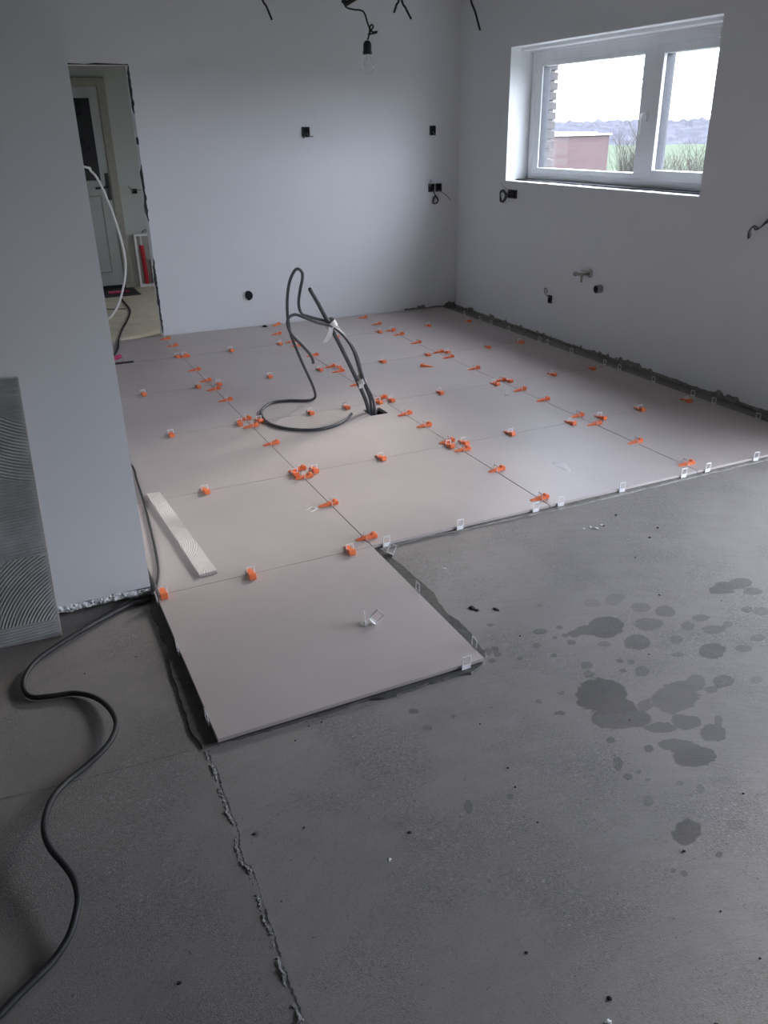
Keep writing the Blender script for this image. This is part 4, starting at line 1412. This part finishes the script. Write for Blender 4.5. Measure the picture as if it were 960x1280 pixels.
part(MB().bbox((0, 0, 0.0008), (1, 1, 0.0112), 0.001, seg=1, fn=strip_pt), 'slab', 'tile', us)
nu, nv = 420, 36
U, V = np.meshgrid(np.linspace(0.002, 0.998, nu), np.linspace(0.01, 0.99, nv), indexing='ij')
hh = comb_height(U * 0.93, V * 0.072, [(0.46, 0.02, 0, 0.09, -9, 9), (0.95, 0.12, 0.04, 0.30, -9, 9), (0.58, -0.25, 0.24, 0.33, -9, 9), (0.30, 0.20, 0.1, 0.22, -9, 9)], 0.0095)
zz = 0.0115 + 0.0012 * (hh + 1) + rng.normal(0, 0.0001, U.shape)
mb = MB()
Pv = ((ca[None, None] * (1 - U[..., None]) + cd * U[..., None]) * (1 - V[..., None]) + (cb_ * (1 - U[..., None]) + cc * U[..., None]) * V[..., None])
Pv[..., 2] = zz
mb.v = [tuple(p) for p in Pv.reshape(-1, 3).tolist()]
ii = np.arange(nu * nv).reshape(nu, nv)
mb.f = [tuple(q_) for q_ in np.stack([ii[:-1, :-1], ii[1:, :-1], ii[1:, 1:], ii[:-1, 1:]], -1).reshape(-1, 4).tolist()]
mb.mi = [0] * len(mb.f)
part(mb, 'combed_adhesive', 'comb_white', us)

# ------------------------------------------------------------------ levelling clips and wedges
# wedge: tip at -u, grip at +u, runs along local X, flat on z = 0
prof = [(-0.050, 0.0006), (-0.050, 0.0022)]
for k in range(7):                        # toothed ramp
    u = -0.046 + k * 0.0095
    prof += [(u + 0.006, 0.0030 + (k + 1) * 0.00175 + .0006), (u + 0.0085, 0.0030 + (k + 1) * 0.00175)]
prof += [(0.022, 0.0165), (0.024, 0.0205), (0.030, 0.0225), (0.038, 0.0215), (0.0425, 0.017), (0.0435, 0.010), (0.0425, 0.0006)]


def wedge_mesh():
    mb = MB()
    n = len(prof)
    vs = []
    for s_ in (-1, 1):
        for (u, z) in prof:
            w = 0.0085 + 0.004 * min(1, max(0, (u + 0.05) / 0.07))
            vs.append((u, s_ * w, z))
    fs = [tuple(range(n - 1, -1, -1)), tuple(range(n, 2 * n))]
    fs += [(i, (i + 1) % n, n + (i + 1) % n, n + i) for i in range(n)]
    mb.add(vs, fs)
    # side grips on the fat end
    for s_ in (-1, 1):
        for k in range(3):
            mb.bbox((0.027 + k * 0.005, s_ * 0.0125 - 0.001, 0.003), (0.0295 + k * 0.005, s_ * 0.0125 + 0.001, 0.019), 0.0005, seg=1)
    return mb.mesh('levelling_wedge', 'orange')


def clip_mesh(kind):
    """loop in the local YZ plane with a stem; 'joint' sits in a joint, 'edge' hangs down an open tile edge, 'loose' has its foot plate"""
    mb = MB()
    w, t = 0.0175, 0.0011
    top_z, bar, pw = 0.0340, 0.0058, 0.0048
    low = -0.0100 if kind != 'edge' else -0.0165
    for s_ in (-1, 1):
        mb.bbox((-t, min(s_ * w, s_ * (w - pw)), low), (t, max(s_ * w, s_ * (w - pw)), top_z), 0.0008, seg=1)
    mb.bbox((-t, -w + .002, top_z - bar), (t, w - .002, top_z), 0.0008, seg=1)
    if kind == 'edge':
        mb.bbox((-t * .7, -w + .003, low), (t * .7, w - .003, 0.002), 0.0004, seg=1)
    if kind == 'loose':
        mb.bbox((-t, -w + .002, -0.0100), (t, w - .002, -0.0055), 0.0006, seg=1)
        mb.lathe([(0.0165, -0.0118), (0.0170, -0.0110), (0.0165, -0.0100), (0.004, -0.0098)], (0, 0, 0), (0, 0, 1), 14)
    return mb.mesh('levelling_clip', 'clip_white' if kind == 'joint' else 'clip_clear')


WEDGE = wedge_mesh()
CLIP_J = clip_mesh('joint')
CLIP_E = clip_mesh('edge')
CLIP_L = clip_mesh('loose')

ROWN = ['the open front edge', 'the second cross joint', 'the third cross joint', 'the fourth cross joint', 'the fifth cross joint']
ROWS = ['front', 'second', 'third', 'fourth', 'fifth']
COLN = {0: 'doorway joint', 1: 'middle long joint', 2: 'window-side long joint'}


def where_x(k, y):                        # place on a long joint
    j = y / S
    r = int(round(j))
    if abs(j - r) < 0.165 and 0 <= r <= 4:
        return f'{COLN[k]}, {"back-wall" if j > r else "front"} side of the {ROWS[r]} cross joint'
    lo = int(math.floor(j))
    if y > 4.13:
        return f'{COLN[k]}, close up to the back wall'
    if lo >= 4:
        return f'{COLN[k]}, last stretch before the back wall'
    return f'{COLN[k]}, between the {ROWS[lo]} and {ROWS[lo + 1]} cross joints'


def where_y(r, x):                        # place on a cross joint
    i = x / S
    k = int(round(i))
    if abs(i - k) < 0.25 and 0 <= k <= 2:
        return f'{ROWS[r]} cross joint, {"window" if i > k else "doorway"} side of the {COLN[k]}'
    if k == 3 and abs(i - k) < 0.25:
        return f'{ROWS[r]} cross joint, at the tile edge along the window wall'
    if k == -1 and i < -0.8:
        return f'{ROWS[r]} cross joint, at the foot of the white wall end'
    lo = int(math.floor(i))
    nm = {-1: 'before the doorway joint', 0: 'between the doorway and middle long joints', 1: 'between the middle and window-side long joints', 2: 'between the window-side joint and window wall'}[lo]
    return f'{ROWS[r]} cross joint, {nm}'


def put(name, me, loc, rot, label, cat, group):
    o = bpy.data.objects.new(name, me)
    COL.objects.link(o)
    o.location = tuple(map(float, loc))
    o.rotation_euler = rot
    return tag(o, label, cat, group)


x_w = {0: [(206.5, 423), (214, 432), (232, 444), (218, 447), (243, 462), (256, 475.5), (268, 486), (283, 499.5), (308.5, 523), (315.5, 532), (338.5, 554), (372, 586), (380.5, 595.5), (413.5, 629), (459, 671)],
       1: [(346, 417), (360.5, 427), (368.5, 432), (388, 444), (411.5, 458), (420.5, 464), (441.5, 481), (473, 497), (505, 517), (529.5, 531.5), (559.5, 551), (578, 561.5), (618.5, 587), (675, 622)],
       2: [(451, 397), (467, 405), (485.5, 413), (495.5, 418), (520, 428), (545, 440), (561, 446), (590, 460.5), (622.5, 475.5), (648, 487), (677, 499.5), (722, 519), (741.5, 529.5), (795.5, 551.5), (856, 579.5)]}
y_w = {0: [(204.5, 742), (313.5, 716), (438.5, 688)],
       1: [(256, 612), (367, 590), (393.5, 587), (477, 572), (563, 557), (581.5, 553.5), (640.5, 542.5), (715, 528.5), (753, 522), (807, 513.5), (866.5, 503)],
       2: [(214, 542.5), (300, 529.5), (325, 526), (388, 515), (434, 509), (473, 502), (492, 501), (553, 491.5), (620.5, 480), (642, 478), (694, 469), (746, 462.5)],
       3: [(179.5, 492.5), (248.5, 483.5), (274, 480), (338, 470.5), (402, 463), (425.5, 460.5), (479, 452), (538, 444.5), (563, 442), (615, 435.5), (660, 431)],
       4: [(222, 446), (229, 443), (288.5, 437), (352.5, 431), (425, 423), (477, 416), (497, 415.5), (541, 409), (593.5, 404)]}
for k, lst in x_w.items():
    for (px, py) in lst:
        p = onz(px, py, 0.008)
        j = p[1] / S
        lab = where_x(k, p[1])
        jit = random.uniform(-0.012, 0.012)
        yaw = random.uniform(-0.06, 0.06)
        put('levelling_clip', CLIP_J, (k * S, p[1], 0), (random.uniform(-.04, .04), random.uniform(-.05, .05), 0), 'white wedge-holding clip on ' + lab, 'tile clip', 'white clips standing in the tile joints')
        put('levelling_wedge', WEDGE, (k * S + jit, p[1], 0.0002), (0, 0, yaw), 'orange wedge on ' + lab, 'tile wedge', 'orange wedges pushed through the clips')
for r, lst in y_w.items():
    for (px, py) in lst:
        p = onz(px, py, 0.008)
        lab = where_y(r, p[0])
        jit = random.uniform(-0.014, 0.008)
        yaw = random.uniform(-0.12, 0.12)
        put('levelling_clip', CLIP_J, (p[0], r * S, 0), (random.uniform(-.05, .05), 0, PI / 2), 'white wedge-holding clip on ' + lab, 'tile clip', 'white clips standing in the tile joints')
        put('levelling_wedge', WEDGE, (p[0], r * S + jit, 0.0002), (0, 0, -PI / 2 + yaw), 'orange wedge on ' + lab, 'tile wedge', 'orange wedges pushed through the clips')

# loose wedges
p = onz(533, 458.5, 0)
put('levelling_wedge', WEDGE, (p[0], p[1], 0.0002), (0, 0, PI - 0.53), 'loose orange wedge lying free in the middle of a tile', 'tile wedge', None)
p = onz(343, 407, 0)
put('levelling_wedge', WEDGE, (p[0] + .02, p[1] + .0, 0.0002), (0, 0, 0.45), 'loose orange wedge lying at the foot of the back wall', 'tile wedge', None)

def edge_lab(y):
    j = y / S
    r = int(round(j))
    if abs(j - r) < 0.2 and r <= 4:
        return f'empty white clip facing the window wall, {"back-wall" if j > r else "front"} side of {ROWS[r]} cross joint'
    return f'empty white clip facing the window wall, middle of {["first", "second", "third", "fourth", "fifth"][int(j)]} tile row'


# clips along the open edges, without wedges
for i, (px, py) in enumerate([(486.5, 683), (578, 661), (673, 639), (705, 632), (783.5, 615), (861, 597), (891, 590), (953, 576.5)]):
    p = onz(px, py, -0.004)
    n_ = p[0] / S
    k = int(round(n_))
    lab = f'empty clip on the open front edge, {"window" if n_ > k else "doorway"} side of the {COLN[k]}' if abs(n_ - k) < .25 and k in COLN else f'empty clip on the open front edge, middle of {["first", "second", "third"][int(n_)]} tile past doorway joint'
    put('levelling_clip', CLIP_E, (p[0], -0.0045, 0), (random.uniform(-.08, .08), 0, PI / 2 + random.uniform(-.06, .06)), lab, 'tile clip', 'empty clips along the front edge of the tiling')
for i, (px, py) in enumerate([(575.5, 393), (594.5, 400), (607.5, 405), (629, 413), (667.5, 426.5), (678, 430), (709, 440.5), (752.8, 455), (770, 461.5), (813, 476.5), (862, 494), (887.7, 503.5), (944, 523)]):
    p = onz(px, py, 0.004)
    put('levelling_clip', CLIP_E, (2.7045, p[1], 0), (0, random.uniform(-.08, .08), random.uniform(-.08, .08)), edge_lab(p[1]), 'tile clip', 'empty clips along the window wall')
for (px, py, lab) in [(521, 738, 'middle of'), (592, 808, 'outer corner of')]:
    p = onz(px, py, 0.0)
    put('levelling_clip', CLIP_E, (0.003, p[1], 0), (0, .05, random.uniform(-.1, .1)), f'empty white clip at the {lab} the projecting front tile, window side', 'tile clip', 'empty clips round the projecting front tile')
p = onz(584, 833, -0.004)
put('levelling_clip', CLIP_E, (p[0], -S - 0.0045, -0.001), (0.04, 0, PI / 2 + .04), 'empty white clip on the front edge of the projecting tile', 'tile clip', 'empty clips round the projecting front tile')
for (px, py, lab) in [(196.5, 752, 'inner end'), (221.5, 814, 'middle'), (260, 900, 'outer end')]:
    p = onz(px, py, -0.006)
    put('levelling_clip', CLIP_E, (-S - 0.004, p[1], -0.004), (0, -.05, random.uniform(-.1, .1)), f'empty white clip on the shaded long side of the projecting tile, {lab}', 'tile clip', 'empty clips round the projecting front tile')

# loose clips
p = onz(487, 695, ZC)
put('levelling_clip', CLIP_L, (p[0] + .005, p[1], -0.004), (0.15, 0.75, 0.75), 'white clip tilted over in the inner corner of the tiling', 'tile clip', None)
p = onz(456, 780, 0)
put('levelling_clip', CLIP_L, (p[0], p[1], 0.0121), (0, 0, -0.35), 'upright loose white clip standing on the projecting front tile', 'tile clip', None)
p = onz(467, 779, 0)
put('levelling_clip', CLIP_L, (p[0] + .003, p[1] - .002, 0.020), (0.75, 0.25, 1.05), 'tilted loose white clip leaning on an upright one on the projecting tile', 'tile clip', None)
p = onz(387, 638.5, 0)
put('levelling_clip', CLIP_J, (p[0], p[1], 0.0012), (0, PI / 2, 0.5), 'loose white clip lying flat on a tile near the doorway joint', 'tile clip', None)
p = onz(634, 494, 0)
put('levelling_clip', CLIP_L, (p[0], p[1], 0.012), (0, 0.0, 1.2), 'loose white clip standing on a tile near the window-side long joint', 'tile clip', None)


# ------------------------------------------------------------------ crumbs and dirt on the floor
def lump(px, py, r, mat, label, cat, group, flat=0.5, z=ZC, seed=0, name='mortar_crumb', stretch=1.0):
    p = onz(px, py, z)
    bm = bmesh.new()
    bmesh.ops.create_icosphere(bm, subdivisions=2, radius=1)
    for v in bm.verts:
        d = 1 + 0.45 * mnoise.noise(v.co * 1.7 + Vector((seed * 3.1, seed, 0))) + 0.2 * mnoise.noise(v.co * 4 + Vector((seed, 0, seed)))
        v.co = Vector((v.co.x * r * d * stretch, v.co.y * r * d, max(-0.35, v.co.z) * r * flat * d + r * flat * 0.36))
    vs = [tuple(v.co) for v in bm.verts]
    fs = [tuple(v.index for v in f.verts) for f in bm.faces]
    bm.free()
    o = MB().add(vs, fs).build(name, mat, loc=(p[0], p[1], z))
    o.rotation_euler = (0, 0, seed * 1.7)
    return tag(o, label, cat, group)


g1 = 'black dirt clods on the bare concrete'
lump(590, 760.5, .011, 'dirt', 'largest black dirt clod beside the projecting tile', 'dirt clod', g1, .45, seed=1, name='dirt_clod', stretch=1.3)
lump(596, 763, .008, 'dirt', 'small black clod touching the largest dirt clod', 'dirt clod', g1, .5, seed=2, name='dirt_clod')
lump(620, 762, .008, 'dirt', 'thin curled black clod beside the largest dirt clod', 'dirt clod', g1, .4, seed=3, name='dirt_clod', stretch=1.8)
for i, (x, y, r) in enumerate([(369, 926, .005), (380, 1035, .006), (318, 1043, .007), (512, 1041, .008), (658, 1191, .006), (762, 1248, .008), (224, 1229, .008), (855, 1064, .006), (635, 960, .005), (644, 984, .005),
                               (787, 900, .004), (824, 744, .006), (794, 697, .005), (776, 703, .003), (650, 795, .005), (902, 751, .004), (929, 992, .005), (811, 818, .004), (672, 1028, .004), (901, 1139, .004), (950, 1198, .004), (895, 1281, .007),
                               (106, 842, .004), (170, 821, .004), (600, 905, .004), (402, 903, .005), (386, 908, .004), (352, 1127, .004)]):
    lump(x, y, r * 0.62, 'dirt', 'tiny black dirt speck scattered on the bare concrete', 'dirt clod', 'black dirt specks on the bare concrete', .6, seed=4 + i, name='dirt_speck')
lump(331, 408.5, .022, 'dirt', 'black clod at the foot of the back wall beside a loose wedge', 'dirt clod', g1, .5, z=0.0, seed=33, name='dirt_clod')
g2 = 'pale mortar crumbs on the bare concrete'
for i, (x, y, r) in enumerate([(745, 661, .010), (752, 657, .007), (730, 661, .005), (738, 659, .006), (555, 711, .007), (487, 1075, .005), (760, 1278, .006)]):
    lump(x, y, r, 'crumb', ['largest pale mortar crumb in the row before the front edge of tiling', 'second pale mortar crumb beside the largest', 'lone pale crumb at the end of the crumb row', 'small pale crumb touching the largest one',
                            'flat pale crumb near the inner corner of the tiling', 'tiny pale crumb out on the open concrete', 'tiny pale crumb out on the open concrete'][i], 'mortar crumb', g2, .5, seed=40 + i, stretch=1.3)
for i, (x, y) in enumerate([(754, 657.5), (812, 672), (770, 644), (822, 660)]):
    lump(x, y, .006, 'dirt', 'dark pebble on the concrete before the front edge of tiling', 'dirt clod', 'dark pebbles before the tiling', .5, seed=60 + i, name='dirt_speck')

# ------------------------------------------------------------------ outdoors
ground_z = lambda d: -0.35 - max(0.0, d - 6) * 0.0155
dirO = np.array([0.64, 0.768])
mb = MB()
rings = [0.0, 6, 12, 25, 60, 150, 310, 700]
vs, fs = [], []
NA = 40
org = np.array([XR + 0.41, 1.0])
for r in rings:
    for k in range(NA + 1):
        a_ = -PI * 0.5 + PI * k / NA
        vs.append((org[0] + r * math.cos(a_), org[1] + r * math.sin(a_) * 1.0, ground_z(r)))
for i in range(len(rings) - 1):
    for k in range(NA):
        q0 = i * (NA + 1) + k
        fs.append((q0, q0 + NA + 1, q0 + NA + 2, q0 + 1))
mb.add(vs, fs)
struct(mb.build('pasture_ground', 'field'), 'green pasture sloping gently away outside the window', 'field')

# woodland edge along the far side of the pasture
mb = MB()
vs, fs = [], []
NP = 700
for row in range(5):
    for k in range(NP + 1):
        a_ = math.radians(-20) + math.radians(110) * k / NP
        R_ = 300 + 14 * row
        h_ = 8.3 + 1.6 * fractal(a_ * 9, 1.0) + 1.1 * fractal(a_ * 55, 2.0 + row) + 0.9 * fractal(a_ * 160, 5.0 + row)
        if row == 0:
            h_ = 0
        elif row < 4:
            h_ *= (0.55, 0.8, 1.0)[row - 1]
        vs.append((org[0] + R_ * math.cos(a_), org[1] + R_ * math.sin(a_), ground_z(R_) - 0.2 + h_))
for i in range(4):
    for k in range(NP):
        q0 = i * (NP + 1) + k
        fs.append((q0, q0 + 1, q0 + NP + 2, q0 + NP + 1))
mb.add(vs, fs)
tag(mb.build('woodland', 'woods'), 'bare woodland along the horizon beyond the pasture, coloured bluish for haze', 'woodland', kind='stuff')

# brick shed
Ds = 14.0
e0 = at(711, 168, Ds)
ang_r = at(762, 167, Ds + 0.6)
ang_l = at(684, 168.5, Ds + 0.5)
A_ = np.array(e0[:2])
B_ = np.array(ang_r[:2])
C_ = np.array(ang_l[:2])
ztop = float(e0[2])
zg = ground_z(Ds) - 0.3
nrm_ = lambda v: v / np.linalg.norm(v)
dr_ = nrm_(B_ - A_)
dl_ = np.array([-dr_[1], dr_[0]])
if dl_ @ (C_ - A_) < 0:
    dl_ = -dl_
wr_ = float(np.linalg.norm(B_ - A_))
wl_ = 1.6
sh = thing('brick_shed', 'low red brick shed with flat roof and pale coping beyond the window', 'shed', loc=(float(A_[0]), float(A_[1]), float(zg)))
yaw_s = math.atan2(dr_[1], dr_[0])
sh.rotation_euler = (0, 0, yaw_s)
sgn = 1 if (np.cross(np.append(dr_, 0), np.append(dl_, 0))[2] > 0) else -1
ya, yb_ = (0, wl_) if sgn > 0 else (-wl_, 0)
hS = ztop - zg
MB().box((0, ya, 0), (wr_, yb_, hS - 0.025)).build('walls', 'brickwork', sh)
MB().bbox((-0.03, ya - 0.03, hS - 0.025), (wr_ + 0.03, yb_ + 0.03, hS), 0.008).build('coping', 'coping', sh)
MB().bbox((0.25, ya + .2, hS - 0.01), (0.8, yb_ - .2, hS + 0.025), 0.015).build('roof_vent', 'coping', sh)
MB().tube([(-0.03, ya - 0.02 if sgn > 0 else yb_ + .02, 0), (-0.03, ya - 0.02 if sgn > 0 else yb_ + .02, 1.15)], 0.03, 8, smooth=1).build('downpipe', 'rubber', sh)


# bare shrubs and saplings
def shrub(px, dist, height, spread, stems, seed, name, label, group, twigs=9, r0=0.010):
    rnd = random.Random(seed)
    b = at(px, 217, dist)
    gz = ground_z(math.hypot(b[0] - org[0], b[1] - org[1])) - 0.02
    mb = MB()
    for s_ in range(stems):
        a_ = rnd.uniform(0, 2 * PI)
        lean = rnd.uniform(0.1, 1.0) * spread
        h_ = height * rnd.uniform(0.6, 1.0)
        base = np.array([rnd.uniform(-.2, .2) * spread, rnd.uniform(-.2, .2) * spread, 0])
        tip = base + np.array([math.cos(a_) * lean, math.sin(a_) * lean, h_])
        mid = (base + tip) / 2 + np.array([rnd.uniform(-.1, .1), rnd.uniform(-.1, .1), h_ * .05])
        mb.tube([base, mid, tip], [r0, r0 * .7, r0 * .3], 4, smooth=2, cap=False)
        for t_ in range(twigs):
            f_ = rnd.uniform(0.3, 0.95)
            p0 = base + (tip - base) * f_
            aa = rnd.uniform(0, 2 * PI)
            ll = height * rnd.uniform(.06, .16)
            p1 = p0 + np.array([math.cos(aa) * ll * .6, math.sin(aa) * ll * .6, ll * .8])
            mb.tube([p0, p1], [r0 * .5, r0 * .25], 3, smooth=1, cap=False)
    o = mb.build(name, 'twig', loc=(float(b[0]), float(b[1]), float(gz)), fix=False)
    return tag(o, label, 'shrub', group)


shrub(702, 9.6, 1.50, 0.30, 60, 100, 'bare_shrub', 'low bare shrub before the shed corner with the downpipe', 'bare shrubs outside the window', r0=.0045)
shrub(757, 10.7, 1.45, 0.30, 60, 101, 'bare_shrub', 'low bare shrub before the far corner of the brick shed', 'bare shrubs outside the window', r0=.0045)
shrub(790, 16.0, 1.95, 0.45, 170, 201, 'bare_shrub', 'tall twiggy hedge shrub beside the shed in the wide pane', 'bare shrubs outside the window', r0=.006)
shrub(832, 12.6, 1.62, 0.46, 190, 202, 'bare_shrub', 'twiggy hedge shrub before the pasture, beside the dividing post', 'bare shrubs outside the window', r0=.005)
shrub(876, 14.4, 1.72, 0.50, 190, 203, 'bare_shrub', 'twiggy hedge shrub before the pasture, beside the window jamb', 'bare shrubs outside the window', r0=.005)
shrub(805, 11.0, 3.2, 0.16, 3, 301, 'bare_sapling', 'tall slender bare sapling rising above the hedge', None, twigs=16, r0=0.013)
shrub(843, 10.4, 1.62, 0.06, 2, 303, 'bare_sapling', 'short upright sapling in the hedge before the pasture', None, twigs=6, r0=0.012)
